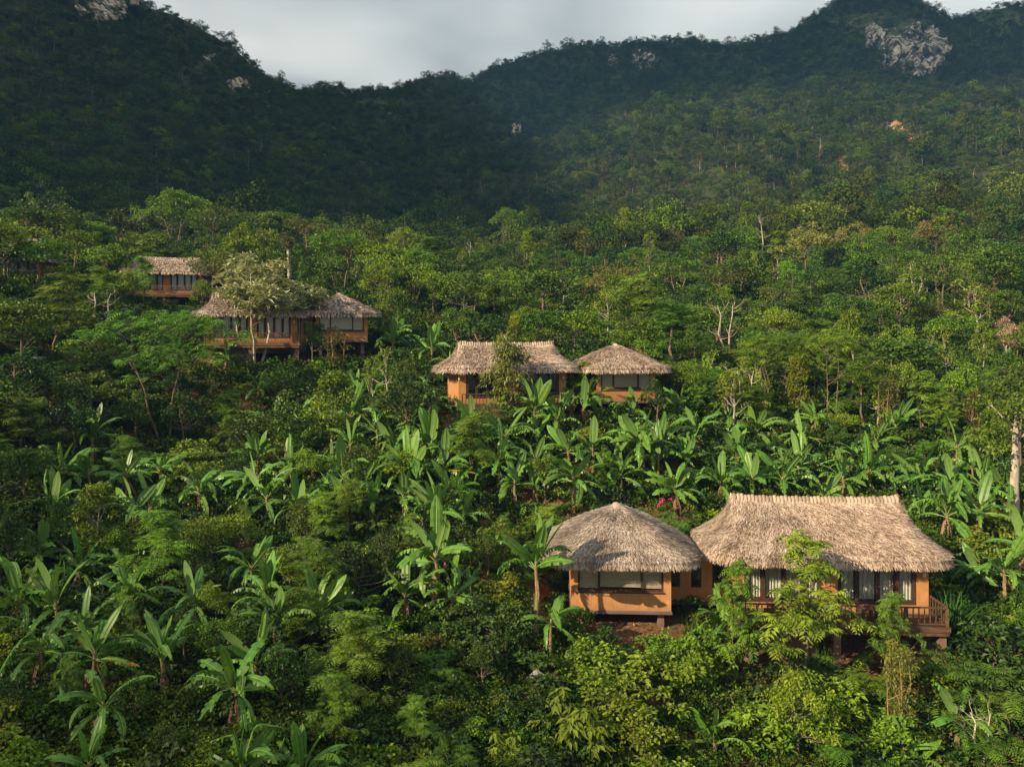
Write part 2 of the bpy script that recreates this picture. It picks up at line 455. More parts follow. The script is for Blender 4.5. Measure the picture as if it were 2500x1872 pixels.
def ground(x, y):
    x = np.asarray(x, float); y = np.asarray(y, float)
    zn = tps(x, y) + 0.8 * fbm(x / 6, y / 6, 3) * sstep(10, 30, y)
    ys = np.maximum(y, 60)
    px = np.clip(CX + F * x / ys, -900, 3400)
    fd = np.interp(px, FT_PX, FT_D); fp = np.interp(px, FT_PX, FT_PY)
    md = np.interp(px, FT_PX, MD_D); mp = np.interp(px, FT_PX, MD_PY)
    rd = np.interp(px, RD_PX, RD); rp = np.interp(px, RPX, RPY)
    z0 = tps(x * 235 / np.maximum(ys, 235), 235 + 0 * y)
    zf = (HY - fp) / F * fd; zm = (HY - mp) / F * md; zr = (HY - rp) / F * rd
    t1 = np.clip((y - 235) / (fd - 235), 0, 1); t2 = np.clip((y - fd) / (md - fd), 0, 1); t3 = np.clip((y - md) / (rd - md), 0, 1)
    z = np.where(y < fd, z0 + (zf - z0) * t1, np.where(y < md, zf + (zm - zf) * t2, zm + (zr - zm) * t3))
    z = np.where(y > rd, zr - 0.45 * (y - rd), z)
    edge = np.clip(1 - np.abs(y - rd) / 140, 0, 1)
    amp = sstep(240, 420, y) * (1 - 0.85 * edge)
    zfar = z + amp * (84 * (0.22 - np.abs(fbm(x / 120 + y / 500, y / 420, 5, 3))) + 22 * fbm(x / 34, y / 60, 9, 3)) + sstep(240, 400, y) * 5 * fbm(x / 22, y / 22, 31, 2)
    b = sstep(205, 260, y)
    z = zn * (1 - b) + zfar * b
    for (cx, cy, yaw, hx, hy, zp) in PADS:
        dx = (x - cx) * math.cos(yaw) + (y - cy) * math.sin(yaw)
        dy = -(x - cx) * math.sin(yaw) + (y - cy) * math.cos(yaw)
        k = np.maximum(np.maximum(np.abs(dx) - hx, np.abs(dy) - hy), 0)
        z = np.where(k < 6, np.minimum(z, zp + np.maximum(k - 0.2, 0) * 0.75), z)
    return z

# ------------------------------------------------------------------ house positions (local x along the front, y into the hill)
HOUSES = dict(
    hut1=dict(c=(5.85, 43.1), yaw=RAD(-3.0), z=-14.30),
    main1=dict(c=(17.1, 43.2), yaw=RAD(-4.0), z=-14.37),
    hut2=dict(c=(9.9, 69.5), yaw=RAD(13), z=-4.95),
    main2=dict(c=(0.1, 67.3), yaw=RAD(13), z=-4.95),
    hut3=dict(c=(-17.8, 84.0), yaw=RAD(17), z=0.35),
    main3=dict(c=(-26.2, 81.0), yaw=RAD(17), z=0.15),
    main4=dict(c=(-46.0, 107.0), yaw=RAD(18), z=6.7),
    main5=dict(c=(-64.5, 100.0), yaw=RAD(20), z=7.9),
)
for k, h in HOUSES.items():
    yaw = h['yaw']; off = 2.7
    hx, hy = (3.2, 3.4) if k.startswith('hut') else (6.0, 4.4)
    PADS.append((h['c'][0] - math.sin(yaw) * off, h['c'][1] + math.cos(yaw) * off, yaw, hx, hy, h['z'] - (0.9 if k.startswith('hut') else 1.1)))

DS = np.exp(np.linspace(math.log(14), math.log(1100), 900))
def drop(px, py, h):
    """distance at which the sight line through a photo point passes h metres above the ground"""
    p = P(px, py, 1.0)
    d = DS; gz = ground(p[0] * d, d)
    c = p[2] * d - gz
    i = np.argmax(c <= h) if (c <= h).any() else len(d) - 1
    if i == 0: return d[0]
    a, b = c[i - 1] - h, c[i] - h
    return d[i - 1] + (d[i] - d[i - 1]) * (a / (a - b + 1e-9))

# ------------------------------------------------------------------ ground sheet
def axis(fine0, fine1, step, far0, far1, n):
    mid = np.arange(fine0, fine1 + 1e-6, step)
    def ext(a, b, s):
        out = [a]; st = step
        while abs(out[-1] - a) < abs(b - a):
            st = min(st * 1.07, 9.0 if abs(out[-1]) < 1100 else 60); out.append(out[-1] + s * st)
        return out[1:]
    return np.array(ext(fine0, far0, -1)[::-1] + mid.tolist() + ext(fine1, far1, 1))
gx = axis(-70, 60, 1.1, -1300, 1300, 0)
gy = axis(22, 130, 1.1, -300, 1250, 0)
XX, YY = np.meshgrid(gx, gy)
ZZ = ground(XX, YY)
V = np.stack([XX.ravel(), YY.ravel(), ZZ.ravel()], 1)
nx, ny = len(gx), len(gy)
ii = (np.arange(ny - 1)[:, None] * nx + np.arange(nx - 1)[None]).ravel()
gm = bpy.data.meshes.new("hillside")
gm.from_pydata(V.tolist(), [], np.stack([ii, ii + 1, ii + 1 + nx, ii + nx], 1).tolist())
gm.polygons.foreach_set("use_smooth", [True] * len(gm.polygons))
gpx = CX + F * V[:, 0] / np.maximum(V[:, 1], 20); gpy = HY - F * V[:, 2] / np.maximum(V[:, 1], 20)
CLEAR = [(2140, 62, 120, 30), (1490, 588, 90, 5), (935, 262, 95, 16), (2440, 60, 70, 38), (720, 228, 50, 10)]   # grassy clearings
def clear_mask(px, py, grow=1.0):
    m = np.zeros(np.shape(px))
    for (cx, cy, rx, ry) in CLEAR:
        r = np.hypot((px - cx) / (rx * grow), (py - cy) / (ry * grow)) + 0.5 * fbm(np.asarray(px) / 40, np.asarray(py) / 20, 77, 3)
        m = np.maximum(m, 1 - sstep(0.85, 1.1, r))
    return m
def setattr_(me, name, val):
    a = me.attributes.new(name, 'FLOAT', 'POINT'); a.data.foreach_set("value", np.asarray(val, np.float32))
setattr_(gm, "grass", np.where(V[:, 1] > 160, clear_mask(gpx, gpy), 0))
setattr_(gm, "mossy", sstep(90, 180, V[:, 1]))
soil = np.zeros(len(V))
for (sx, sy, sr) in ((6, 42.2, 3.5), (12, 42.0, 3.0), (19, 42.5, 4.5), (-3, 47, 3), (0.5, 47.5, 3), (9.5, 54, 2.5), (24, 60, 4), (35, 88, 5), (8, 64, 3), (-22, 78, 4)):
    soil = np.maximum(soil, 1 - sstep(0.4, 1.1, np.hypot(V[:, 0] - sx, V[:, 1] - sy) / sr + 0.8 * fbm(V[:, 0] / 2, V[:, 1] / 2, 8)))
setattr_(gm, "soil", soil)
gm.materials.append(M['ground'])
tag(link("hillside", gm), "steep forested hillside rising to a mountain ridge", kind='structure')

# ------------------------------------------------------------------ cloud deck: one grey overcast layer with an unseen break shaped to place sun and shade
CH = 640.0
cot = 1 / math.tan(SUN_EL)
sh = np.array([-math.sin(SUN_AZ), -math.cos(SUN_AZ)])
off = sh * CH * cot
cxs = np.unique(np.r_[np.arange(-6000, 6001, 90), np.arange(off[0] - 250, off[0] + 1100, 9)]); cys = np.unique(np.r_[np.arange(-6000, 7001, 90), np.arange(off[1] - 320, off[1] + 900, 9)])
CXX, CYY = np.meshgrid(cxs, cys)
CZZ = CH + 60 * fbm(CXX / 1500, CYY / 1500, 41, 2)
U = CXX - off[0]; Vv = CYY - off[1]
wob = 70 * fbm(U / 130, Vv / 130, 51, 3)
wobs = 26 * fbm(U / 40, Vv / 40, 52, 3)
left = np.interp(Vv, [-200, 0, 12, 26, 40, 70, 120, 230, 300, 420, 600, 740, 1000], [2, 0, -10, -26, -37, -42, -58, -24, 66, 140, 200, 262, 330])  # cloud edge drawn to keep sun off the lower left and the mountains
thin = sstep(-13, 15, U - left + np.where(Vv < 160, wobs * 0.8, wob * 0.8)) * (1 - sstep(-60, 60, Vv - 790 + wob)) * sstep(-190, -130, Vv + wob * 0.5) * (1 - sstep(760, 980, U + wob))
haze_pass = 1 - 0.22 * sstep(300, 560, Vv + wob * 0.4)      # veil added at the break's far end, weakens the sun there
thin = thin * haze_pass
lightv = np.clip(0.50 + 2.6 * fbm(CXX / 900 + 3, CYY / 1500, 61, 3) + 1.3 * fbm(CXX / 300, CYY / 420, 67, 3) + 0.5 * np.exp(-((CXX + 470) / 300) ** 2 - ((CYY - 1790) / 260) ** 2), 0, 1)
cm = bpy.data.meshes.new("cloud_layer")
CV = np.stack([CXX.ravel(), CYY.ravel(), CZZ.ravel()], 1)
cnx, cny = len(cxs), len(cys)
ii = (np.arange(cny - 1)[:, None] * cnx + np.arange(cnx - 1)[None]).ravel()
cm.from_pydata(CV.tolist(), [], np.stack([ii, ii + 1, ii + 1 + cnx, ii + cnx], 1).tolist())
cm.polygons.foreach_set("use_smooth", [True] * len(cm.polygons))
setattr_(cm, "thin", thin.ravel()); setattr_(cm, "light", lightv.ravel())
cm.materials.append(M['cloud'])
tag(link("sky_clouds", cm), "grey overcast cloud layer above the ridge", kind='structure')

# ------------------------------------------------------------------ houses
def rrect(a, b, r, n=9):
    """rounded rectangle outline, counter-clockwise"""
    r = min(r, a - 1e-3, b - 1e-3)
    out = []
    for (sx, sy, a0) in ((1, 1, 0), (-1, 1, 90), (-1, -1, 180), (1, -1, 270)):
        for k in range(n):
            an = RAD(a0 + 90 * k / (n - 1))
            out.append((sx * (a - r) + r * math.cos(an), sy * (b - r) + r * math.sin(an)))
    return np.array(out)

def resample(poly, n):
    p = np.vstack([poly, poly[:1]]); seg = np.hypot(*np.diff(p, axis=0).T); s = np.r_[0, np.cumsum(seg)]
    u = np.linspace(0, s[-1], n, endpoint=False)
    return np.stack([np.interp(u, s, p[:, 0]), np.interp(u, s, p[:, 1])], 1)

def thatch(root, prof, zc, rise, dens, slen, swid, mat, seed, ridge=None, yoff=0.0):
    """prof(t) -> half width, half depth, corner radius; t = 0 eave .. 1 top. Thatch bed, straw layer, ridge rolls."""
    r = np.random.RandomState(seed)
    nu, ntt = 120, 16
    ts = np.linspace(0, 1, ntt)
    rings = np.zeros((ntt, nu, 3))
    def surf(t):
        a, b, cr = prof(t)
        p = resample(rrect(max(a, 0.02), max(b, 0.02), cr), nu)
        return p
    for i, t in enumerate(ts):
        p = surf(t)
        nz = 0.10 * fbm(np.arange(nu) / 5.0, np.full(nu, t * 9), seed, 3)
        rings[i, :, 0] = p[:, 0] * (1 + nz * 0.15); rings[i, :, 1] = p[:, 1] * (1 + nz * 0.15) + yoff
        tip = 0.16 * (np.abs(p[:, 0]) / np.abs(p[:, 0]).max()) ** 5 * t ** 3 if ridge else 0
        rings[i, :, 2] = zc + rise * hcurve(t, ridge) + nz * 0.8 + tip
    g = G()
    low = rings[0].copy(); low[:, 2] -= 0.10; low[:, :2] *= [0.985, 0.985]
    low[:, 1] = (rings[0][:, 1] - yoff) * 0.985 + yoff
    inn = rings[0].copy(); inn[:, 0] *= 0.80; inn[:, 1] = (inn[:, 1] - yoff) * 0.75 + yoff; inn[:, 2] += 0.12
    allr = [inn, low] + [rings[i] for i in range(ntt)]
    Vb = np.concatenate(allr)
    Fb = []
    for i in range(len(allr) - 1):
        for k in range(nu):
            k2 = (k + 1) % nu
            Fb.append([i * nu + k, i * nu + k2, (i + 1) * nu + k2, (i + 1) * nu + k])
    Fb.append([(len(allr) - 1) * nu + k for k in range(nu)])
    Fb.append([k for k in range(nu)][::-1])
    g.add(Vb, Fb, 0, 0.18 + 0.1 * r.rand(len(Vb)))
    roof = g.obj("thatch_roof", M[mat], root, smooth=True)
    # straw
    area = 0
    seglen = np.linalg.norm(rings - np.roll(rings, 1, axis=1), axis=2)
    rowlen = seglen.sum(1)
    slant = np.linalg.norm(np.diff(rings, axis=0), axis=2).mean(1)
    rowarea = 0.5 * (rowlen[1:] + rowlen[:-1]) * slant
    n = int(rowarea.sum() * dens)
    ri = r.choice(ntt - 1, n, p=rowarea / rowarea.sum())
    tf = r.rand(n); uk = r.rand(n) * nu
    # a thick eave row
    ne = int(rowlen[0] * dens * 0.30); ri = np.r_[ri, np.zeros(ne, int)]; tf = np.r_[tf, r.rand(ne) * 0.25]; uk = np.r_[uk, r.rand(ne) * nu]; n += ne
    k0 = uk.astype(int) % nu; k1 = (k0 + 1) % nu; kf = (uk - np.floor(uk))[:, None]
    lo = rings[ri, k0] * (1 - kf) + rings[ri, k1] * kf
    hi = rings[ri + 1, k0] * (1 - kf) + rings[ri + 1, k1] * kf
    pos = lo + (hi - lo) * tf[:, None]
    down = lo - hi; down /= np.linalg.norm(down, axis=1)[:, None] + 1e-9
    side = rings[ri, k1] - rings[ri, k0]; side /= np.linalg.norm(side, axis=1)[:, None] + 1e-9
    nor = np.cross(side, -down); nor *= np.sign(nor[:, 2:3] + 1e-6)
    yaw = r.normal(0, 0.33, n)[:, None]; lift = (0.06 + 0.42 * r.rand(n) ** 1.5)[:, None]
    d = down * np.cos(yaw) + side * np.sin(yaw); d = d + nor * lift; d /= np.linalg.norm(d, axis=1)[:, None]
    sd = np.cross(d, nor); sd /= np.linalg.norm(sd, axis=1)[:, None]
    L = (slen * (0.6 + 0.8 * r.rand(n)))[:, None]; Wd = (swid * (0.6 + 0.8 * r.rand(n)))[:, None]
    b0 = pos - d * L * 0.45 + nor * 0.015
    q = np.stack([b0 - sd * Wd * .5, b0 + sd * Wd * .5, b0 + d * L + sd * Wd * .25, b0 + d * L - sd * Wd * .25], 1).reshape(-1, 3)
    patch = fbm(pos[:, 0] * 0.9 + pos[:, 1] * 0.3, pos[:, 2] * 1.6 + pos[:, 1], seed + 3, 3)
    streak = fbm(uk * 0.55, tf * 0.3 + ri * 0.03, seed + 9, 3)
    tint = np.clip(0.47 + 0.55 * streak + 0.30 * r.normal(size=n) + 0.75 * patch + (0.10 * (ri > ntt - 4)), 0, 1)
    g2 = G(); g2.add(q, np.arange(n * 4).reshape(-1, 4), 0, np.repeat(tint, 4))
    st = g2.obj("straw", M[mat], roof); st['kind'] = 'stuff'
    return roof, rings

def hcurve(t, ridge):
    if ridge is None: return float(np.interp(t, [0, 0.06, 0.16, 0.33, 0.62, 1], [0, 0.09, 0.205, 0.38, 0.69, 1]))
    return float(np.interp(t, [0, 0.05, 0.2, 0.5, 1], [0, 0.09, 0.25, 0.54, 1]))

def railing(root, a, b, h, mat, step=0.28, name="railing"):
    """balustrade between two points: handrail, lower rail, posts; balusters are sub-parts"""
    a = np.array(a, float); b = np.array(b, float); L = np.linalg.norm(b - a); u = (b - a) / L; n = np.array([-u[1], u[0], 0])
    def bar(g, p, q, w, z0, z1, tint=0.5):
        c = [p - n * w, q - n * w, q + n * w, p + n * w]
        g.add([(*(v[:2]), v[2] + z0) for v in c] + [(*(v[:2]), v[2] + z1) for v in c], BOXF, 0, tint)
    g = G(); bar(g, a, b, 0.05, h - 0.07, h)
    bar(g, a, b, 0.03, 0.10, 0.16)
    np_ = max(2, int(round(L / 2.2)) + 1)
    rail = g.obj(name, M[mat], root)
    for k in range(np_):
        p = a + u * (L * k / (np_ - 1)); gg = G(); q0 = p - u * 0.055; q1 = p + u * 0.055
        bar(gg, q0, q1, 0.056, -0.10, h - 0.072, 0.8); gg.obj("rail_post", M[mat], rail)
    nb = int(L / step)
    for k in range(1, nb):
        p = a + u * (L * k / nb); gg = G(); q0 = p - u * 0.024; q1 = p + u * 0.024
        bar(gg, q0, q1, 0.024, 0.162, h - 0.072, 0.3 + 0.5 * ((k * 37) % 10) / 10)
        gg.obj("baluster", M[mat], rail)
    return rail

def window(root, x0, x1, y, z0, z1, panes, cover, frame_w=0.09, name="window"):
    """framed window in a front wall at depth y; cover: 'blind' or 'curtain' behind each pane"""
    g = G()
    box(g, x0, x1, y - 0.06, y + 0.08, z0, z0 + frame_w); box(g, x0, x1, y - 0.06, y + 0.08, z1 - frame_w, z1)
    xs = [x0]
    tot = sum(panes)
    for p in panes: xs.append(xs[-1] + (x1 - x0) * p / tot)
    for i, x in enumerate(xs):
        a, b = (x, x + frame_w) if i == 0 else (x - frame_w, x) if i == len(xs) - 1 else (x - frame_w / 2, x + frame_w / 2)
        box(g, a, b, y - 0.058, y + 0.078, z0 + frame_w + .002, z1 - frame_w - .002)
    wd = g.obj(name, M['wood'], root)
    for i in range(len(panes)):
        a = xs[i] + frame_w * 0.6; b = xs[i + 1] - frame_w * 0.6
        boxobj("pane", M['glass'], wd, a, b, y - 0.012, y - 0.004, z0 + frame_w, z1 - frame_w)
        if cover == 'blind':
            zb = z0 + frame_w + (0.03, 0.10, 0.05)[i % 3]
            gb = G(); nrow = 26
            zs = np.linspace(zb, z1 - frame_w, nrow); Vb = []; 
            for k, z in enumerate(zs):
                o = 0.012 * (k % 2); Vb += [(a, y + 0.10 + o, z), (b, y + 0.10 + o, z)]
            gb.add(Vb, [[2 * k, 2 * k + 1, 2 * k + 3, 2 * k + 2] for k in range(nrow - 1)])
            gb.obj("blind", M['blind'], wd)
        elif cover == 'curtain':
            gb = G(); nc = max(8, int((b - a) / 0.05)); Vb = []
            for k in range(nc + 1):
                x = a + (b - a) * k / nc; o = 0.05 * math.sin(k * 1.9) + 0.02 * math.sin(k * 0.7)
                Vb += [(x, y + 0.20 + o, z0 + frame_w), (x, y + 0.20 + o, z1 - frame_w)]
            gb.add(Vb, [[2 * k, 2 * k + 2, 2 * k + 3, 2 * k + 1] for k in range(nc)])
            gb.obj("curtain", M['curtain'], wd)
    return wd

def wall_with_hole(root, x0, x1, y0, y1, z0, z1, holes, mat='wallo'):
    """front wall built round its openings"""
    g = G()
    xs = x0
    for (a, b, c, d) in holes:
        if a - xs > 0.01: box(g, xs, a, y0, y1, z0, z1)
        box(g, a, b, y0 + .003, y1 - .003, z0, c)
        if z1 - d > 0.01: box(g, a, b, y0 + .003, y1 - .003, d, z1)
        xs = b
    if x1 - xs > 0.01: box(g, xs, x1, y0, y1, z0, z1)
    return g.obj("front_wall", M[mat], root)

def pavilion(h, label, group, thatchm, seed, dens, slen, swid, rise=2.5):
    c, yaw, z = h['c'], h['yaw'], h['z']
    root = thing("thatched_pavilion", label, "pavilion", (c[0], c[1], z), yaw, group)
    W, D, H = 2.67, 5.4, 2.85
    wall_with_hole(root, -W, W, 0, 0.2, 0, H, [(-W + 0.36, W - 0.40, 1.02, 2.72)])
    boxobj("side_wall", M['wallo'], root, -W, -W + 0.2, 0.2, D - 0.2, 0, H)
    boxobj("side_wall", M['wallo'], root, W - 0.2, W, 0.2, D - 0.2, 0, H)
    boxobj("back_wall", M['wallo'], root, -W, W, D - 0.2, D, 0, H)
    boxobj("floor_slab", M['fascia'], root, -W - 0.05, W + 0.05, -0.06, D + 0.05, -0.16, -0.002)
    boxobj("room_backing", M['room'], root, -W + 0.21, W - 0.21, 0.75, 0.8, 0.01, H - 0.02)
    window(root, -W + 0.362, W - 0.402, 0.07, 1.022, 2.718, (1, 2, 1), 'blind', 0.10)
    boxobj("window_sill", M['wood'], root, -W + 0.30, W - 0.36, -0.07, -0.003, 0.955, 1.015)
    g = G()
    for x in (-W + 0.5, W - 0.5):
        for y in (0.5, D - 0.6):
            box(g, x - 0.17, x + 0.17, y - 0.17, y + 0.17, -3.2, -0.162)
            g.obj("stilt", M['pier'], root); g = G()
    q = lambda t: 1 - max(0.0, t - 0.06) / 0.94
    prof = lambda t: (4.15 * q(t) + 0.08, 3.62 * q(t) + 0.08, 1.5 * q(t) + 0.06)
    roof, rings = thatch(root, prof, H - 0.16, rise, dens, slen, swid, thatchm, seed, None, D / 2 - 0.1)
    ht = H - 0.16 + rise
    g = G(); tube(g, [(0, D / 2 - .1, ht - 0.24), (0, D / 2 - .1, ht - 0.05), (0, D / 2 - .1, ht + 0.07), (0.03, D / 2 - .1, ht + 0.11)], [0.50, 0.34, 0.20, 0.05], 14, 0, 0.55)
    g.obj("roof_cap", M[thatchm], roof, smooth=True)
    return root

def mainhouse(h, label, group, thatchm, seed, dens, slen, swid, cover='curtain', flip=False, deckmat='wooddeck', connector=None, ls=1.0, rise=2.75):
    c, yaw, z = h['c'], h['yaw'], h['z']
    root = thing("thatched_villa", label, "house", (c[0], c[1], z), yaw, group)
    W, D, H = 5.25 * ls, 6.2, 2.95
    zs0, zs1 = 0.42, 2.80
    b1 = (-W + 0.62, -0.42); b2 = (0.42, W - 0.62)
    wall_with_hole(root, -W, W, 0, 0.22, 0, H, [(b1[0], b1[1], zs0, zs1), (b2[0], b2[1], zs0, zs1)])
    boxobj("side_wall", M['wallo'], root, -W, -W + 0.22, 0.22, D - .22, 0, H)
    boxobj("side_wall", M['wallo'], root, W - 0.22, W, 0.22, D - .22, 0, H)
    boxobj("back_wall", M['wallo'], root, -W, W, D - .22, D, 0, H)
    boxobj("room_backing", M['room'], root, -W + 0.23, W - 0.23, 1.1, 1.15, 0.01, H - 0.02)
    for b in (b1, b2):
        window(root, b[0] + .002, b[1] - .002, 0.09, zs0 + .002, zs1 - .002, (1, 1.05, 1, 0.95), cover, 0.20)
    for x in (-W + 0.04, W - 0.30):
        g = G(); tube(g, [(x, -0.05, 2.02), (x, -0.16, 2.06), (x, -0.16, 2.22), (x, -0.10, 2.26)], [0.05, 0.11, 0.09, 0.02], 8)
        g.obj("wall_lamp", M['lampm'], root)
    # deck
    dk = 2.0
    fr = G(); box(fr, -W - 0.10, W + 0.16, -dk, -dk + 0.12, -0.50, -0.09); box(fr, W + 0.04, W + 0.16, -dk + .122, D * 0.3, -0.50, -0.09); box(fr, -W - 0.10, -W + 0.02, -dk + .122, -0.05, -0.50, -0.09)
    box(fr, -W - 0.16, W + 0.22, -dk - 0.05, -dk - 0.003, -0.30, -0.03)
    deck = fr.obj("deck_frame", M[deckmat], root)
    npl = 12
    for k in range(npl):
        y0 = -dk - 0.04 + (dk + 0.02) * k / npl
        boxobj("deck_plank", M[deckmat], deck, -W - 0.12, W + 0.18, y0, y0 + (dk + 0.02) / npl - 0.015, -0.085, -0.035, tint=((k * 53) % 10) / 10)
    boxobj("floor_slab", M['pier'], root, -W, W, 0.01, D, -0.30, -0.004)
    railing(root, (-W - 0.02, -dk + 0.06, -0.03), (W + 0.08, -dk + 0.06, -0.03), 1.0, deckmat)
    railing(root, (W + 0.10, -dk + 0.16, -0.03), (W + 0.10, 0.35, -0.03), 1.0, deckmat)
    for (x, y, w_) in ((-W + 0.4, -dk + 0.35, 0.16), (-0.2, -dk + 0.35, 0.18), (W - 0.06, -dk + 0.4, 0.18), (W - 0.3, 0.6, 0.2), (-W + 0.3, 0.6, 0.2)):
        boxobj("stilt", M['pier'], root, x - w_, x + w_, y - w_, y + w_, -3.4, -0.502)
    boxobj("pier_wall", M['pier'], root, -W + 1.9, -W + 4.2, -0.9, -0.6, -3.4, -0.505)
    ex = 1.9
    q = lambda t: 1 - max(0.0, t - 0.05) / 0.95
    prof = lambda t: (4.80 * ls + ex * q(t) ** 2.3, 0.16 + 3.62 * q(t) ** 1.14, 0.10 + 1.9 * q(t) ** 1.3)
    roof, rings = thatch(root, prof, H - 0.20, rise, dens, slen, swid, thatchm, seed, True, D / 2 - 0.3)
    ym = D / 2 - 0.3; zt = H - 0.20 + rise
    nr = int(46 * ls)
    for k in range(nr):                       # rolled straw bundles along the ridge
        x = (-4.72 + 9.44 * (k + 0.5) / nr) * ls
        zt = H - 0.20 + rise + 0.16 * abs(x / (4.8 * ls)) ** 5
        g = G(); tube(g, [(x - .02, ym - 0.36, zt - 0.24), (x + .03, ym - 0.22, zt - 0.05), (x + .05, ym, zt + 0.03 + 0.03 * (k % 3)), (x, ym + 0.22, zt - 0.05), (x - .02, ym + 0.36, zt - 0.24)], [0.07, 0.12, 0.13, 0.12, 0.07], 7, 0, 0.26 + 0.3 * ((k * 29) % 10) / 10)
        g.obj("ridge_roll", M[thatchm], roof, smooth=True)
    zt = H - 0.20 + rise
    g = G(); tube(g, [(-4.7 * ls, ym - 0.46, zt - 0.26), (0, ym - 0.48, zt - 0.27), (4.7 * ls, ym - 0.46, zt - 0.26)], 0.022, 5, 0, 0.7); g.obj("ridge_pole", M[thatchm], roof)
    if connector:                             # low passage between house and pavilion
        x0, x1 = connector
        holes = []
        n = 3; wd = (x1 - x0) / n
        for k in range(n):
            holes.append((x0 + wd * k + wd * 0.28, x0 + wd * k + wd * 0.78, 0.75, 2.35))
        cw = G(); xs = x0
        for (a, b, c0, d0) in holes:
            box(cw, xs, a, 1.3, 1.5, 0, 2.6); box(cw, a, b, 1.303, 1.497, 0, c0); box(cw, a, b, 1.303, 1.497, d0, 2.6); xs = b
        box(cw, xs, x1, 1.3, 1.5, 0, 2.6)
        pas = cw.obj("passage_wall", M['wallo'], root)
        for (a, b, c0, d0) in holes:
            window(root, a + .002, b - .002, 1.36, c0 + .002, d0 - .002, (1,), 'none', 0.07, "narrow_window")
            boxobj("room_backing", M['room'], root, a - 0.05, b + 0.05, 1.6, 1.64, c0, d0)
        boxobj("passage_floor", M['fascia'], root, x0, x1, 1.25, 3.6, -0.2, -0.003)
        boxobj("glass_roof", M['teal'], root, x0 - 0.2, x1 + 0.2, 1.1, 4.2, 2.62, 2.70)
    return root

hut1 = pavilion(HOUSES['hut1'], "grey thatched ochre pavilion with three-part window, nearest to the viewer", "thatched pavilions", 'thatchgrey', 1, 300, 0.42, 0.034)
main1 = mainhouse(HOUSES['main1'], "large pale thatched villa with white curtains and timber deck, nearest to the viewer", "thatched villas", 'thatch', 2, 300, 0.42, 0.034, connector=(-8.7, -5.15), ls=0.98)
hut2 = pavilion(HOUSES['hut2'], "middle pavilion with pale pyramid thatch and closed beige blinds above banana plants", "thatched pavilions", 'thatch', 3, 120, 0.5, 0.058, 2.2)
main2 = mainhouse(HOUSES['main2'], "middle thatched villa half hidden by a dense mango tree", "thatched villas", 'thatch', 4, 120, 0.5, 0.058, 'none', connector=(4.63, 7.2), ls=0.88, rise=2.2)
hut3 = pavilion(HOUSES['hut3'], "grey-brown thatched pavilion with dark windows right of the pale silvery tree", "thatched pavilions", 'thatchgrey', 5, 60, 0.55, 0.09, 2.35)
main3 = mainhouse(HOUSES['main3'], "thatched villa with pale timber deck standing behind the pale silvery tree", "thatched villas", 'thatchgrey', 6, 55, 0.55, 0.09, connector=(4.37, 6.0), ls=0.83, rise=2.1, deckmat='woodl')
main4 = mainhouse(HOUSES['main4'], "small far thatched villa highest on the left slope with a railed deck", "thatched villas", 'thatch', 7, 35, 0.6, 0.11, ls=0.85, rise=2.2, deckmat='woodl')
main5 = mainhouse(HOUSES['main5'], "thatched villa cut off by the left edge among treetops", "thatched villas", 'thatchgrey', 8, 30, 0.6, 0.11)

def lounger(x, y, rz, label):
    h = HOUSES['main1']; yaw = h['yaw']
    wx = h['c'][0] + x * math.cos(yaw) - y * math.sin(yaw); wy = h['c'][1] + x * math.sin(yaw) + y * math.cos(yaw)
    r = thing("deck_lounger", label, "lounger", (wx, wy, h['z'] - 0.035), yaw + rz, "deck loungers")
    g = G()
    for k in range(9): box(g, -0.85 + k * 0.13, -0.85 + k * 0.13 + 0.10, -0.30, 0.30, 0.30, 0.34)
    g.obj("seat_slats", M['wood'], r)
    g = G(); g.add([(0.30, -0.3, 0.32), (0.95, -0.3, 0.72), (0.95, 0.3, 0.72), (0.30, 0.3, 0.32), (0.28, -0.3, 0.36), (0.93, -0.3, 0.76), (0.93, 0.3, 0.76), (0.28, 0.3, 0.36)], BOXF)
    g.obj("backrest", M['wood'], r)
    for sx in (-0.75, 0.25):
        for sy in (-0.26, 0.26):
            boxobj("leg", M['wood'], r, sx - .03, sx + .03, sy - .03, sy + .03, 0, 0.298)
lounger(-2.8, -0.85, 0.05, "dark timber lounger on the near deck left of the young feathery tree")
lounger(2.0, -0.85, math.pi - 0.1, "dark timber lounger on the near deck before the curtained windows")

# ------------------------------------------------------------------ leaf builders
def kites(g, p, d, n, L, W, droop=0.15, fold=0.10, tint=0.5, mi=0):
    """N folded leaves: base p, direction d, face normal n"""
    m = len(p)
    s = np.cross(d, n); s /= np.linalg.norm(s, axis=1)[:, None] + 1e-9
    nn = np.cross(s, d)
    L = np.broadcast_to(L, (m,))[:, None]; W = np.broadcast_to(W, (m,))[:, None]
    mid = p + d * L * 0.45
    tip = p + d * L; tip[:, 2] -= (droop * L)[:, 0]
    a = mid + s * W * 0.5 + nn * fold * W; b = mid - s * W * 0.5 + nn * fold * W
    Vv = np.stack([p, a, tip, b], 1).reshape(-1, 3)
    base = np.arange(m)[:, None] * 4
    Fc = np.concatenate([base + np.array([[0, 1, 2]]), base + np.array([[0, 2, 3]])], 0)
    g.add(Vv, Fc, mi, np.repeat(np.clip(np.broadcast_to(tint, (m,)), 0, 1), 4))

def unit(v):
    return v / (np.linalg.norm(v, axis=-1, keepdims=True) + 1e-9)

def rsphere(r, n):
    return unit(r.normal(size=(n, 3)))

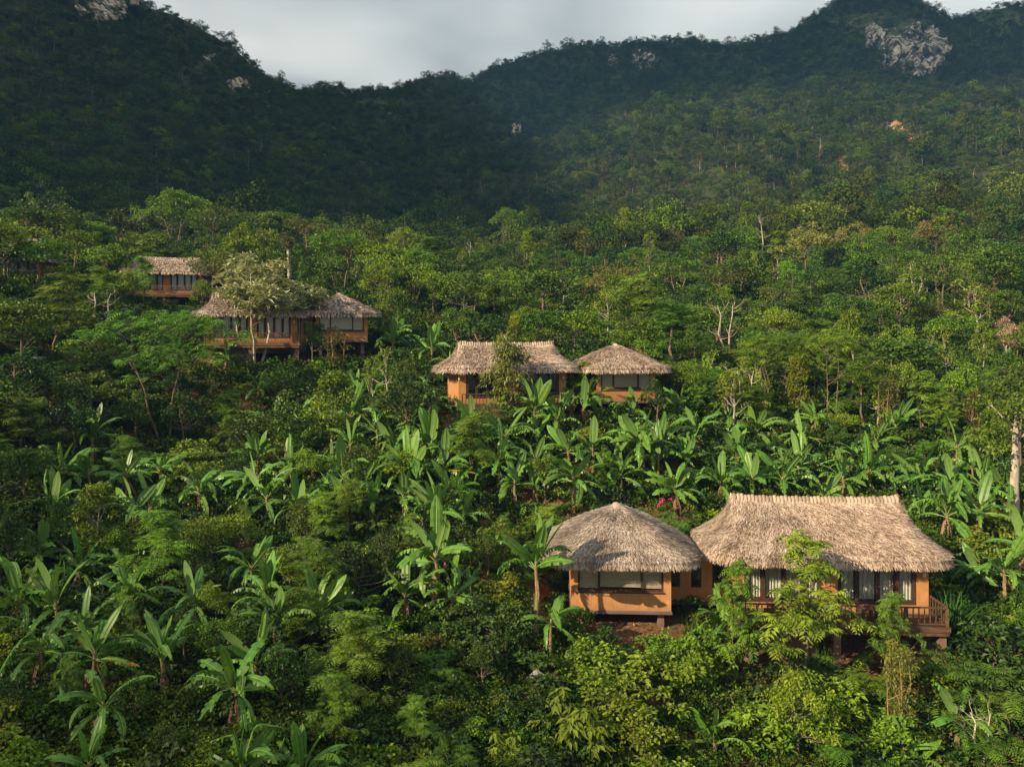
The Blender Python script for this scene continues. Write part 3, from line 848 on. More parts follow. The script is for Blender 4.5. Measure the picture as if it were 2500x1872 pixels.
def leaves_clump(g, r, centers, rad, nper, L, W, droop=0.2, up=0.7, mi=0, flat=0.75):
    m = len(centers) * nper
    c = np.repeat(centers, nper, 0); rc = np.repeat(np.broadcast_to(rad, (len(centers),)), nper)[:, None]
    o = rsphere(r, m); o[:, 2] = np.where(o[:, 2] < -0.3, -o[:, 2], o[:, 2])
    rr = r.rand(m, 1) ** 0.45
    p = c + o * rr * rc * np.array([1, 1, flat])
    d = unit(o * 0.9 + r.normal(size=(m, 3)) * 0.55 + np.array([0, 0, -0.15]))
    n = unit(o * 0.5 + np.array([0, 0, up]) + r.normal(size=(m, 3)) * 0.45)
    ct = np.repeat(r.rand(len(centers)), nper)
    t = 0.45 * ct + 0.55 * r.rand(m)
    kites(g, p, d, n, L * (0.7 + 0.6 * r.rand(m)), W * (0.7 + 0.6 * r.rand(m)), droop, 0.12, t, mi)

def leaves_pinnate(g, r, centers, rad, nfr, Lf, K=8, lw=0.28, ll=0.40, droop=0.5, mi=0, flat=0.5):
    """fronds with paired leaflets radiating from twig ends"""
    m = len(centers) * nfr
    c = np.repeat(centers, nfr, 0)
    az = r.rand(m) * 2 * math.pi; el = r.uniform(-0.15, 0.75, m)
    d0 = np.stack([np.cos(az) * np.cos(el), np.sin(az) * np.cos(el), np.sin(el)], 1)
    p0 = c + rsphere(r, m) * (rad * r.rand(m, 1)) * np.array([1, 1, flat])
    Ls = Lf * (0.7 + 0.6 * r.rand(m))
    ct = np.repeat(r.rand(len(centers)), nfr); t0 = 0.5 * ct + 0.5 * r.rand(m)
    for k in range(K):
        s = (k + 1) / K
        pos = p0 + d0 * (Ls * s)[:, None]; pos[:, 2] -= droop * Ls * s * s
        dd = d0.copy(); dd[:, 2] -= 2 * droop * s; dd = unit(dd)
        side = unit(np.cross(dd, np.array([0, 0, 1.0]) + 0.15 * r.normal(size=(m, 3))))
        nn = unit(np.cross(side, dd))
        w = math.sin(math.pi * (0.18 + 0.72 * s))
        for sg in (-1, 1):
            d = unit(side * sg + dd * 0.45 - np.array([0, 0, 0.18]))
            kites(g, pos, d, nn, Ls * ll * w, Ls * lw * 0.33 * w, 0.12, 0.05, t0 + 0.12 * r.normal(size=m), mi)

def leaves_droop(g, r, centers, rad, nper, L, W, mi=0):
    m = len(centers) * nper
    c = np.repeat(centers, nper, 0); rc = np.repeat(np.broadcast_to(rad, (len(centers),)), nper)[:, None]
    o = rsphere(r, m); o[:, 2] = np.abs(o[:, 2]) * 0.9 - 0.15
    p = c + o * rc * (r.rand(m, 1) ** 0.35)
    d = unit(o * 0.6 + np.array([0, 0, -0.75]) + r.normal(size=(m, 3)) * 0.3)
    n = unit(o + np.array([0, 0, 0.5]) + r.normal(size=(m, 3)) * 0.3)
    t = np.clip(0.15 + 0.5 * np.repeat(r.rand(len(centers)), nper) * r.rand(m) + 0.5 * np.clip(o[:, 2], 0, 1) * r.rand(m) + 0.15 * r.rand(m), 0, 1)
    kites(g, p, d, n, L * (0.7 + 0.6 * r.rand(m)), W, 0.1, 0.12, t, mi)

def leaves_rosette(g, r, centers, nper, L, W, mi=0):
    m = len(centers) * nper
    c = np.repeat(centers, nper, 0)
    az = r.rand(m) * 2 * math.pi; el = r.uniform(-0.5, 1.1, m)
    d = np.stack([np.cos(az) * np.cos(el), np.sin(az) * np.cos(el), np.sin(el)], 1)
    n = unit(np.stack([-np.cos(az) * np.sin(el), -np.sin(az) * np.sin(el), np.cos(el)], 1) + 0.2 * r.normal(size=(m, 3)))
    t = np.clip(0.5 + 0.4 * np.sin(el) + 0.25 * r.normal(size=m), 0, 1)
    kites(g, c + d * 0.05, d, n, L * (0.6 + 0.7 * r.rand(m)), W * (0.8 + 0.4 * r.rand(m)), 0.25, 0.12, t, mi)

# ------------------------------------------------------------------ tree prototypes (unit: metres at the given height)
def limb(g, a, b, r0, r1, r, sag=0.12, sides=5, n=5):
    a = np.array(a, float); b = np.array(b, float)
    L = np.linalg.norm(b - a)
    pts = [a + (b - a) * s + np.array([0, 0, sag * L * math.sin(math.pi * s) * -0.5]) + r.normal(size=3) * 0.035 * L * (0 < i < n - 1) for i, s in enumerate(np.linspace(0, 1, n))]
    tube(g, pts, np.linspace(r0, r1, n), sides)
    return pts

def clump_centers(shape, H, r, n):
    c = clump_raw(shape, H, r, n)
    ax = c[:, :2].mean(0); a = np.arctan2(c[:, 1], c[:, 0]); p = r.rand(3) * 6.28
    k = 1 + 0.22 * np.sin(a + p[0]) + 0.20 * np.sin(2 * a + p[1]) + 0.16 * np.sin(3 * a + p[2] + c[:, 2] * 5 / H) + 0.14 * r.normal(size=len(c))
    c[:, :2] *= k[:, None]
    c[:, 2] += 0.035 * H * np.sin(2 * a + p[1] + 2) * np.hypot(c[:, 0], c[:, 1]) / (0.3 * H) + 0.02 * H * r.normal(size=len(c))
    gap = np.sin(2.3 * a + p[0] * 2 + c[:, 2] * 9 / H) > 0.80          # holes in the crown
    return c[~gap] if gap.sum() < 0.5 * len(c) else c

def clump_raw(shape, H, r, n):
    if shape == 'round':
        o = rsphere(r, n * 2); o = o[o[:, 2] > -0.55][:n]
        s = 0.55 + 0.45 * r.rand(len(o), 1) ** 0.6
        lump = 1 + 0.25 * np.sin(o[:, :1] * 4 + o[:, 1:2] * 3 + r.rand() * 6)
        return o * s * lump * np.array([0.30, 0.30, 0.29]) * H + np.array([0, 0, 0.66 * H])
    if shape == 'wide':
        o = rsphere(r, n * 2); o = o[o[:, 2] > -0.35][:n]
        s = 0.5 + 0.5 * r.rand(len(o), 1) ** 0.6
        lump = 1 + 0.3 * np.sin(o[:, :1] * 4 + o[:, 1:2] * 3 + r.rand() * 6)
        return o * s * lump * np.array([0.44, 0.44, 0.27]) * H + np.array([0, 0, 0.64 * H])
    if shape == 'umbrella':
        out = []
        for k in range(n):
            rr = math.sqrt(r.rand()) * 0.46 * H; a = r.rand() * 6.283
            lay = r.choice([0, 0, 0, 0.13, 0.24])
            z = H * (0.95 - lay - 0.16 * (rr / (0.46 * H)) ** 2 - 0.03 * r.rand()) 
            out.append((rr * math.cos(a) * (1 - lay * .5), rr * math.sin(a) * (1 - lay * .5), z))
        return np.array(out)
    if shape == 'column':
        z = r.rand(n); a = r.rand(n) * 6.283
        w = 0.17 * H * np.sin(math.pi * (0.12 + 0.8 * z)) ** 0.7
        rr = w * (0.5 + 0.5 * r.rand(n))
        return np.stack([rr * np.cos(a), rr * np.sin(a), H * (0.30 + 0.68 * z)], 1)
    if shape == 'layered':
        out = []
        for k in range(n):
            tier = r.randint(0, 5) / 4.0
            R = H * (0.36 - 0.24 * tier) * (0.85 + 0.3 * r.rand()); rr = R * math.sqrt(r.rand()); a = r.rand() * 6.283
            out.append((rr * math.cos(a), rr * math.sin(a), H * (0.42 + 0.52 * tier) + 0.05 * H * r.rand() - 0.12 * rr))
        return np.array(out)
    if shape == 'sparse':
        out = []
        for k in range(n):
            a = r.rand() * 6.283; z = r.rand()
            rr = H * 0.24 * (1 - 0.5 * z) * (0.4 + 0.6 * r.rand())
            out.append((rr * math.cos(a), rr * math.sin(a), H * (0.5 + 0.46 * z)))
        return np.array(out)
    if shape == 'bush':
        n = int(n)
        o = rsphere(r, n * 2); o[:, 2] = np.abs(o[:, 2]); o = o[:n]
        s = 0.45 + 0.55 * r.rand(n, 1) ** 0.5
        lump = 1 + 0.3 * np.sin(o[:, :1] * 5 + o[:, 1:2] * 4 + r.rand() * 6)
        return o * s * lump * np.array([0.55, 0.55, 0.72]) * H + np.array([0, 0, 0.18 * H])

def proto_tree(name, shape, H, leaf, mat, bark, seed, n, nper, L, W, rad, trunk_r=0.13, multi=1, fork=0.45, crown_name="crown"):
    r = np.random.RandomState(seed)
    cc = clump_centers(shape, H, r, n)
    gt = G()
    forks = []
    for k in range(multi):
        a = 6.283 * k / multi + r.rand(); sp = 0.0 if multi == 1 else 0.07 * H
        base = np.array([0.3 * sp * math.cos(a), 0.3 * sp * math.sin(a), -0.6])
        top = np.array([sp * math.cos(a) * 1.4 + 0.03 * H * r.normal(), sp * math.sin(a) * 1.4 + 0.03 * H * r.normal(), fork * H * (0.9 + 0.2 * r.rand())])
        hi = np.array([top[0] * 1.3 + 0.03 * H * r.normal(), top[1] * 1.3 + 0.03 * H * r.normal(), H * 0.86])
        if shape == 'bush': hi[2] = H * 0.6
        tr = trunk_r * (1 if multi == 1 else 0.65)
        pts = [base, base + (top - base) * 0.35 + r.normal(size=3) * 0.015 * H, base + (top - base) * 0.7 + r.normal(size=3) * 0.015 * H, top, top + (hi - top) * 0.5 + r.normal(size=3) * 0.02 * H, hi]
        tube(gt, pts, [tr * 1.25, tr, tr * 0.9, tr * 0.75, tr * 0.45, tr * 0.12], 7)
        forks.append((top, hi))
    nb = min(len(cc), 16)
    for i in range(nb):
        c = cc[i]; top, hi = forks[i % multi]
        zt = np.clip((c[2] - 0.16 * H - top[2]) / (hi[2] - top[2] + 1e-6), -0.15, 0.9)
        st = top + (hi - top) * max(zt, 0) if zt >= 0 else top * np.array([1, 1, 0.86])
        limb(gt, st, c, trunk_r * 0.42 * (1 - 0.6 * max(zt, 0)), 0.018, r, 0.15, 4, 4)
    gc = G()
    if leaf == 'kite': leaves_clump(gc, r, cc, rad * (0.8 + 0.4 * r.rand(len(cc))), nper, L, W)
    elif leaf == 'pin': leaves_pinnate(gc, r, cc, rad, nper, L, W)
    elif leaf == 'pinw': leaves_pinnate(gc, r, cc, rad, nper, L, W, 0.50, 0.46)
    elif leaf == 'droop': leaves_droop(gc, r, cc, rad, nper, L, W)
    elif leaf == 'rosette':
        c2 = np.concatenate([cc] + [cc + rsphere(r, len(cc)) * rad for _ in range(3)]); leaves_rosette(gc, r, c2, nper, L, W)
    return (gt.mesh(name + "_trunk", M[bark], True), gc.mesh(name + "_crown", M[mat]), H)

PROTO = {}
def reg(key, variants, *a, **k):
    PROTO[key] = [proto_tree(key, *a[:6 - 1], 100 + 13 * len(PROTO) + v, *a[6 - 1:], **k) for v in range(variants)]
# key, variants, shape, H, leaf, mat, bark | n clumps, leaves per clump, L, W, clump radius
reg('broad', 3, 'round', 8.0, 'kite', 'broad', 'bark', 52, 62, 0.30, 0.20, 0.85, trunk_r=0.16)
reg('broadbright', 3, 'wide', 8.0, 'kite', 'bright', 'bark', 60, 62, 0.32, 0.20, 0.85, trunk_r=0.16)
reg('umbrella', 3, 'umbrella', 9.0, 'kite', 'bright', 'bark', 64, 62, 0.28, 0.17, 0.80, trunk_r=0.15, multi=2, fork=0.5)
reg('umbrellad', 2, 'umbrella', 9.0, 'kite', 'broad', 'bark', 64, 60, 0.28, 0.17, 0.80, trunk_r=0.15, multi=2, fork=0.5)
reg('featherbig', 2, 'umbrella', 9.0, 'pin', 'feather', 'bark', 90, 9, 0.85, 7, 0.7, trunk_r=0.13, multi=2, fork=0.4)
reg('feather', 3, 'layered', 6.0, 'pin', 'feather', 'bark', 52, 10, 0.75, 7, 0.45, trunk_r=0.10)
reg('featherbush', 3, 'bush', 3.0, 'pin', 'feather', 'bark', 42, 9, 0.62, 7, 0.35, trunk_r=0.06, multi=3, fork=0.3)
reg('young', 3, 'layered', 7.0, 'pinw', 'bright', 'bark', 56, 9, 0.85, 6, 0.40, trunk_r=0.085, fork=0.5)
reg('column', 2, 'column', 7.0, 'kite', 'yellow', 'barkpale', 60, 58, 0.25, 0.15, 0.55, trunk_r=0.11)
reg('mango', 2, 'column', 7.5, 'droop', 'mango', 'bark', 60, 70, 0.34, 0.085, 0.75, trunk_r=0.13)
reg('loquat', 1, 'round', 8.0, 'rosette', 'pale', 'barkpale', 110, 13, 0.50, 0.16, 0.7, trunk_r=0.14, multi=3, fork=0.3)
reg('sparse', 3, 'sparse', 7.0, 'kite', 'yellow', 'barkpale', 22, 36, 0.26, 0.16, 0.55, trunk_r=0.10)
reg('dark', 3, 'round', 7.0, 'kite', 'darkl', 'bark', 50, 58, 0.28, 0.16, 0.75, trunk_r=0.14)
reg('olive', 2, 'wide', 7.0, 'kite', 'olive', 'bark', 44, 56, 0.26, 0.15, 0.75, trunk_r=0.13)
reg('oliveslim', 2, 'column', 6.5, 'kite', 'olive', 'barkorange', 46, 42, 0.24, 0.13, 0.60, trunk_r=0.09, multi=3, fork=0.35)
reg('cream', 2, 'wide', 9.0, 'kite', 'cream', 'bark', 56, 56, 0.34, 0.18, 0.85, trunk_r=0.15)
reg('pink', 1, 'sparse', 7.0, 'kite', 'pink', 'barkpale', 34, 40, 0.22, 0.12, 0.65, trunk_r=0.08)
reg('shrub', 3, 'bush', 2.4, 'kite', 'bright', 'bark', 44, 54, 0.20, 0.13, 0.36, trunk_r=0.05, multi=3, fork=0.3)
reg('shruby', 2, 'bush', 2.4, 'kite', 'yellow', 'bark', 40, 54, 0.17, 0.11, 0.34, trunk_r=0.05, multi=3, fork=0.3)
reg('shrubd', 2, 'bush', 2.4, 'kite', 'darkl', 'bark', 40, 54, 0.19, 0.12, 0.34, trunk_r=0.05, multi=3, fork=0.3)
reg('shrubo', 2, 'bush', 2.4, 'kite', 'olive', 'bark', 36, 48, 0.15, 0.10, 0.34, trunk_r=0.05, multi=3, fork=0.3)
reg('bigleaf', 2, 'bush', 2.6, 'droop', 'bright', 'bark', 40, 30, 0.42, 0.20, 0.36, trunk_r=0.05, multi=3, fork=0.3)

def bare_proto(seed, H, twin, bark='barkpale'):
    r = np.random.RandomState(seed); g = G()
    for k in range(2 if twin else 1):
        sgn = (-1, 1)[k] if twin else 0
        pts = [np.array([0, 0, -0.6]), np.array([sgn * 0.04 * H, 0, 0.25 * H]) + r.normal(size=3) * 0.02 * H, np.array([sgn * 0.09 * H, 0, 0.55 * H]) + r.normal(size=3) * 0.02 * H, np.array([sgn * 0.10 * H, 0, 0.8 * H]) + r.normal(size=3) * 0.02 * H, np.array([sgn * 0.13 * H, 0.02 * H, H])]
        tube(g, pts, [0.022 * H, 0.019 * H, 0.015 * H, 0.010 * H, 0.004 * H], 7)
        for j in range(7):
            s = 0.4 + 0.55 * r.rand(); i = min(int(s * 4), 3); a = pts[i] + (pts[i + 1] - pts[i]) * (s * 4 - i)
            an = r.rand() * 6.283; L = H * (0.12 + 0.16 * r.rand())
            b = a + np.array([math.cos(an) * L, math.sin(an) * L * 0.6, L * (0.3 + 0.7 * r.rand())])
            q = limb(g, a, b, 0.007 * H, 0.002 * H, r, 0.2, 4, 4)
            for _ in range(2):
                e = b + np.array([r.normal() * L * .4, r.normal() * L * .3, L * 0.35 * r.rand()]); limb(g, q[2], e, 0.003 * H, 0.001 * H, r, 0.1, 3, 3)
    return g.mesh("bare_tree", M[bark], True)

# ------------------------------------------------------------------ plants: placement + labels
THINGS = []      # (object, phrase, pixel, category)
ANCH = [("the near pavilion", 1515, 1400), ("the near villa", 1990, 1420), ("the middle pavilion", 1530, 930), ("the middle villa", 1220, 890), ("the grey upper pavilion", 835, 770),
        ("the silvery tree", 600, 830), ("the highest villa", 420, 680), ("the mango tree", 1240, 900), ("the white twin trunks", 1770, 800), ("the tall leafless white tree", 1858, 600),
        ("the thick white trunk", 2475, 1130), ("the purple banana flower", 1075, 1390), ("the dead leaf pile", 1105, 1720), ("the stone steps", 110, 930)]
def reg_thing(o, phrase, px, py, cat):
    THINGS.append((o, phrase, px, py, cat))

NAME = dict(broad='broadleaf_tree', broadbright='broadleaf_tree', umbrella='umbrella_tree', umbrellad='umbrella_tree', featherbig='feathery_tree', feather='feathery_tree', featherbush='feathery_shrub',
            young='young_tree', column='column_tree', mango='mango_tree', loquat='silvery_tree', sparse='sparse_tree', dark='dark_tree', olive='olive_green_tree', oliveslim='slim_tree', cream='blossoming_tree',
            pink='dry_tree', shrub='leafy_shrub', shruby='leafy_shrub', shrubd='dark_shrub', shrubo='dry_shrub', bigleaf='large_leaved_shrub')
PHR = dict(broad='round mid-green tree', broadbright='broad bright green tree', umbrella='flat-topped bright green tree', umbrellad='flat-topped dark green tree', featherbig='wide feathery green tree', feather='feathery layered tree',
           featherbush='feathery green shrub', young='slender young tree with drooping leaflets', column='narrow yellow-green tree', mango='dense drooping-leaved tree', loquat='silvery grey-green tree', sparse='thin pale-trunked sparse tree',
           dark='dark glossy round tree', olive='dull olive tree', oliveslim='slim olive-brown tree', cream='cream-flowered tree', pink='dry pinkish tree', shrub='bright leafy shrub', shruby='yellow-green shrub', shrubd='dark leafy shrub',
           shrubo='dry olive shrub', bigleaf='large-leaved glossy shrub')
OCC = []
def plant(key, px, py_top, H, phrase=None, d=None, wide=1.0, var=None):
    pr = PROTO[key]
    tm, cmsh, H0 = pr[rng.randint(len(pr)) if var is None else var % len(pr)]
    if H > 100: d = drop(px, H, 0.0); H = (H - py_top) / F * d      # H given as the photo height of the foot
    if H < 0: H = float(P(px, py_top, d)[2] - ground((px - CX) / F * d, d))
    if d is None: d = drop(px, py_top, H)
    x = (px - CX) / F * d; z = float(ground(x, d))
    s = H / H0
    is_shrub = 'shrub' in NAME[key]
    root = thing(NAME[key], None, "shrub" if is_shrub else "tree", (x, d, z - 0.05), rng.rand() * 6.283, None, (s * wide, s * wide, s))
    link("stem" if is_shrub else "trunk", tm, root)
    link("foliage" if is_shrub else "crown", cmsh, root)
    cpx, cpy = pix((x, d, z + 0.66 * H))
    reg_thing(root, phrase or PHR[key], cpx, cpy, "shrub" if is_shrub else "tree")
    OCC.append((x, d, H * 0.3 * wide))
    return root

# banana leaves
def banana_leaf(seed, L, Wd, e0, bend, torn, snap=None):
    r = np.random.RandomState(seed); g = G(); n = 13
    s = np.linspace(0, 1, 40); ang = RAD(e0) - RAD(bend) * s ** 1.4
    if snap: ang = ang - RAD(snap[1]) / (1 + np.exp(-(s - snap[0]) * 40))
    cx = np.r_[0, np.cumsum(np.cos(ang[:-1]) * L / 39)]; cz = np.r_[0, np.cumsum(np.sin(ang[:-1]) * L / 39)]
    def at(u):
        return np.array([np.interp(u, s, cx), 0, np.interp(u, s, cz)]), np.interp(u, s, ang)
    st = 0.14
    g2 = []
    for sd in (-1, 1):
        off_ = r.normal() * 0.1
        for i in range(n):
            u0 = st + (1 - st) * i / n; u1 = st + (1 - st) * (i + 1) / n
            split = torn > 0 and r.rand() < torn
            def wv(u):
                v = (u - st) / (1 - st)
                return Wd * 0.5 * min(1, (v / 0.14 + 0.05) ** 0.6) * max(0.03, min(1, ((1 - v) / 0.30) ** 0.65))
            dr = RAD(12 + 14 * abs(off_)) + (RAD(r.uniform(5, 70)) if split else 0)
            lag = -0.10 * L / n + (r.normal() * 0.05 if split else 0)
            row = []
            for u, gap in ((u0, 0.24 if split else 0), (u1, -0.24 if split else 0)):
                p, a = at(u); wd = wv(u)
                pd, _ = at(min(u + gap * (1 - st) / n, 1))
                tdir = np.array([math.cos(a), 0, math.sin(a)]); nd = np.array([-math.sin(a), 0, math.cos(a)])
                m_ = p + np.array([0, sd * wd * 0.5, 0]) + nd * (wd * 0.10) - tdir * lag * 0.3
                o_ = pd + np.array([0, sd * wd * math.cos(dr), 0]) + nd * (wd * (0.10 - 0.75 * math.sin(dr) * 0.55)) + tdir * (0.10 * wd) - np.array([0, 0, wd * 0.6 * math.sin(dr)]) * (1 if split else 0.3)
                row.append((p, m_, o_))
            (a0, a1, a2), (b0, b1, b2) = row
            t = 0.35 + 0.45 * r.rand()
            Vv = [a0, b0, b1, a1, a2, b2]
            fs = [[0, 1, 2, 3], [3, 2, 5, 4]] if sd > 0 else [[0, 3, 2, 1], [3, 4, 5, 2]]
            g.add(Vv, fs, 0, t)
    pts = [at(u)[0] + np.array([0, 0, 0.012]) for u in np.linspace(0, 0.97, 9)]
    tube(g, pts, np.linspace(0.024, 0.006, 9) * (L / 2.4), 4, 1, 0.5)
    return g
LEAFC = {'up': (82, 22), 'mid': (62, 72), 'low': (38, 88), 'hang': (8, 72)}
BL = {}
for ci, (cn, (e0, bd)) in enumerate(LEAFC.items()):
    BL[cn] = []
    for v in range(4):
        tn = (0.15, 0.45, 0.75, 0.95)[v] if cn != 'up' else (0, 0.12, 0.35, 0.6)[v]
        BL[cn].append(banana_leaf(50 + ci * 10 + v, 2.30 + 0.24 * v, 0.56 - 0.02 * v, e0 + 5 * v - 9, bd + 14 * v - 10, tn).mesh("banana_leaf", [M['banana'], M['midrib']]))
BL['mid'] += [banana_leaf(141, 2.4, 0.54, 66, 25, 0.5, (0.42, 95)).mesh("banana_leaf", [M['banana'], M['midrib']]), banana_leaf(142, 2.6, 0.5, 72, 20, 0.8, (0.58, 80)).mesh("banana_leaf", [M['banana'], M['midrib']])]
BL['low'] += [banana_leaf(143, 2.5, 0.54, 48, 20, 0.6, (0.35, 85)).mesh("banana_leaf", [M['banana'], M['midrib']]), banana_leaf(144, 2.3, 0.5, 40, 30, 0.9, (0.5, 60)).mesh("banana_leaf", [M['banana'], M['midrib']])]
BDEAD = [banana_leaf(95 + v, 2.0, 0.34, -48 - 8 * v, 38, 0.95).mesh("dead_leaf", [M['bananadry'], M['bananadry']]) for v in range(3)]
BGOLD = banana_leaf(99, 2.3, 0.42, 10, 25, 0.7).mesh("yellowed_leaf", [M['bananagold'], M['midrib']])
def stem_mesh(seed, H):
    r = np.random.RandomState(seed); g = G()
    tube(g, [(0, 0, -0.5), (0.02, 0, 0.3 * H), (0.05 * r.normal(), 0.05 * r.normal(), 0.7 * H), (0, 0, H), (0, 0, H + 0.35)], [0.15, 0.13, 0.10, 0.075, 0.03], 8)
    return g.mesh("banana_stem", M['pstem'], True)
STEMS = [stem_mesh(k, 2.0) for k in range(3)]

def banana(px, py, h, sc=1.0, n=10, style='mix', phrase=None, dead=2, gold=False, d=None):
    """heart of the leaf rosette at photo point (px, py), h metres above the ground"""
    h = h * 0.72
    if d is None: d = drop(px, py, h)
    else: h = float(P(px, py, d)[2] - ground((px - CX) / F * d, d))
    x = (px - CX) / F * d; z = float(ground(x, d))
    sc = sc * rng.uniform(0.96, 1.12) * (0.84 if px < 900 and py > 1280 else 1.0); n = int(n * 1.3) + 2
    root = thing("banana_plant", None, "banana plant", (x, d, z), 0.0, None, sc)
    hh = h / sc
    st = link("stem", STEMS[rng.randint(3)], root, None, None, (1, 1, (hh - 0.15) / 2.0))
    a0 = rng.rand() * 6.283
    for k in range(n):
        f = min((k + 0.5) / n + 0.08 * rng.rand(), 0.999)
        if style == 'up': cn = 'up' if f < 0.38 else 'mid' if f < 0.75 else 'low'
        elif style == 'wide': cn = 'up' if f < 0.1 else 'mid' if f < 0.38 else 'low' if f < 0.7 else 'hang'
        else: cn = 'up' if f < 0.2 else 'mid' if f < 0.48 else 'low' if f < 0.78 else 'hang'
        v = int(np.clip(rng.normal(1.0 + 1.6 * f, 0.9), 0, 3))
        me = BL[cn][v] if rng.rand() > 0.22 or len(BL[cn]) < 5 else BL[cn][4 + rng.randint(2)]
        az = a0 + k * 2.3999 + rng.normal() * 0.45
        lo = link("leaf", me, root, (0.03 * math.cos(az), 0.03 * math.sin(az), hh - 0.1 - 0.25 * f), (rng.normal() * 0.38, rng.normal() * 0.20, az), (0.85 + 0.3 * rng.rand()) * (1.0 if f < .8 else .9))
    for k in range(dead):
        az = rng.rand() * 6.283
        link("dead_leaf", BDEAD[k % 3], root, (0, 0, hh * (0.55 + 0.35 * rng.rand())), (0, 0, az), 0.6 + 0.3 * rng.rand())
    if gold:
        link("yellowed_leaf", BGOLD, root, (0, 0, hh - 0.4), (0, 0.05, -0.1), 1.0)
    reg_thing(root, phrase or {'up': 'banana plant with upright leaves', 'wide': 'banana plant with wide arching leaves', 'mix': 'banana plant with arching leaves'}[style], px, py, "banana plant")
    OCC.append((x, d, 1.0 * sc)); BAN.append((px, py, d))
    return root
BAN = []

B = [  # px, py of the heart, height of heart, scale, leaves, style
    (47, 1464, 2.6, 1.0, 9, 'up'), (137, 1474, 2.8, 1.0, 10, 'up'), (98, 1579, 2.5, 0.95, 10, 'wide'), (231, 1594, 2.6, 1.1, 12, 'mix'), (394, 1600, 2.4, 1.0, 9, 'up'),
    (575, 1673, 2.5, 1.15, 14, 'wide'), (625, 1610, 2.6, 1.0, 9, 'up'), (217, 1861, 1.2, 0.8, 9, 'mix'), (590, 1868, 1.6, 0.95, 9, 'up'), (735, 1885, 1.3, 0.9, 7, 'up'),
    (615, 1380, 2.8, 1.0, 11, 'mix'), (307, 1373, 2.6, 1.05, 9, 'wide'), (98, 1348, 2.2, 0.9, 9, 'mix'), (-5, 1320, 2.4, 1, 8, 'wide'), (253, 1717, 1.8, 0.9, 8, 'wide'),
    (224, 1066, 3.2, 1.05, 10, 'up'), (215, 1150, 2.6, 1.0, 8, 'wide'), (127, 1239, 2.4, 0.95, 7, 'up'), (485, 1192, 2.8, 1.0, 12, 'mix'), (325, 1240, 2.4, 0.9, 6, 'up'),
    (365, 1236, 2.4, 0.9, 4, 'up'), (651, 1214, 2.6, 0.95, 9, 'mix'), (709, 1149, 2.6, 0.95, 8, 'up'), (390, 1145, 2.8, 0.95, 8, 'wide'), (855, 1218, 2.4, 0.9, 8, 'up'),
    (908, 1230, 2.2, 0.9, 7, 'up'), (1084, 1136, 3.0, 0.95, 9, 'mix'), (1070, 1247, 2.6, 1.0, 10, 'up'), (1216, 1136, 3.0, 1.0, 11, 'mix'), (1257, 1173, 2.6, 0.95, 7, 'mix'),
    (1401, 1165, 3.4, 1.1, 13, 'wide'), (1105, 1448, 2.4, 1.0, 10, 'wide'), (990, 1448, 2.2, 0.85, 9, 'mix'), 
     (871, 946, 2.8, 0.85, 7, 'up'), (920, 1050, 2.4, 0.85, 5, 'up'), (855, 1083, 2.4, 0.9, 7, 'mix'), (1052, 975, 2.6, 0.9, 9, 'wide'),
    (960, 830, 3.0, 1.1, 9, 'up'), (1055, 850, 3.0, 1.15, 11, 'up'), (1305, 998, 3.0, 1.1, 10, 'up'), (1362, 1020, 2.8, 1.1, 9, 'up'), (1425, 985, 2.8, 1.1, 8, 'up'),
    (1564, 1077, 4.0, 1.15, 14, 'mix'), (1621, 1058, 3.0, 1.05, 10, 'wide'), (1647, 1191, 2.4, 0.95, 10, 'mix'), (1759, 1175, 2.4, 1.0, 10, 'mix'), (1838, 1165, 2.4, 1.0, 11, 'mix'),
    (1911, 1165, 2.4, 1.0, 9, 'mix'), (1951, 1130, 2.8, 1.05, 8, 'up'), (2058, 1165, 2.4, 1.0, 10, 'mix'), (2120, 1150, 2.5, 1.05, 9, 'mix'), (2165, 1146, 2.5, 1.0, 8, 'wide'),
    (2245, 1158, 2.4, 1.0, 9, 'mix'), (2324, 1180, 2.4, 1.0, 10, 'mix'), (2397, 1180, 2.4, 1.0, 9, 'mix'), (2454, 1192, 2.4, 1.05, 9, 'up'),
    (2245, 950, 3.2, 0.9, 8, 'wide'), (2386, 944, 4.2, 0.95, 7, 'wide'), (1855, 944, 2.6, 0.8, 6, 'up'),
    (2311, 1249, 3.2, 1.1, 10, 'mix'), (2390, 1240, 3.2, 1.05, 9, 'mix'), (2450, 1388, 3.0, 1.1, 11, 'wide'), (2505, 1330, 3.0, 1.0, 9, 'mix'),
    (1772, 1536, 2.2, 0.9, 8, 'mix'), (1743, 1804, 1.4, 0.75, 7, 'up'), (2340, 1752, 2.0, 0.75, 6, 'wide'), (2206, 1822, 1.4, 0.7, 4, 'up'),
    (929, 807, 2.6, 0.95, 8, 'up'), (970, 775, 2.8, 1.0, 9, 'mix'), (631, 945, 2.4, 0.8, 7, 'mix'), (552, 868, 2.4, 0.8, 6, 'mix'),
]
B2 = []
rs = np.random.RandomState(77)
for b in B:                                   # offshoots round the mother plants
    for q in range(rs.choice([0, 1, 1, 2]) if b[0] > 800 else rs.choice([0, 0, 1])):
        B2.append((b[0] + rs.choice([-1, 1]) * rs.uniform(28, 62), b[1] + rs.uniform(-6, 42), b[2] * 0.6, b[3] * rs.uniform(0.62, 0.85), int(rs.randint(5, 9)), 'up' if rs.rand() < 0.5 else 'mix'))
for b in B2:
    if not (1395 < b[0] < 1640 and 810 < b[1] < 960): banana(*b, phrase="young banana plant with short leaves", dead=1)
rb = np.random.RandomState(5); nb = 0
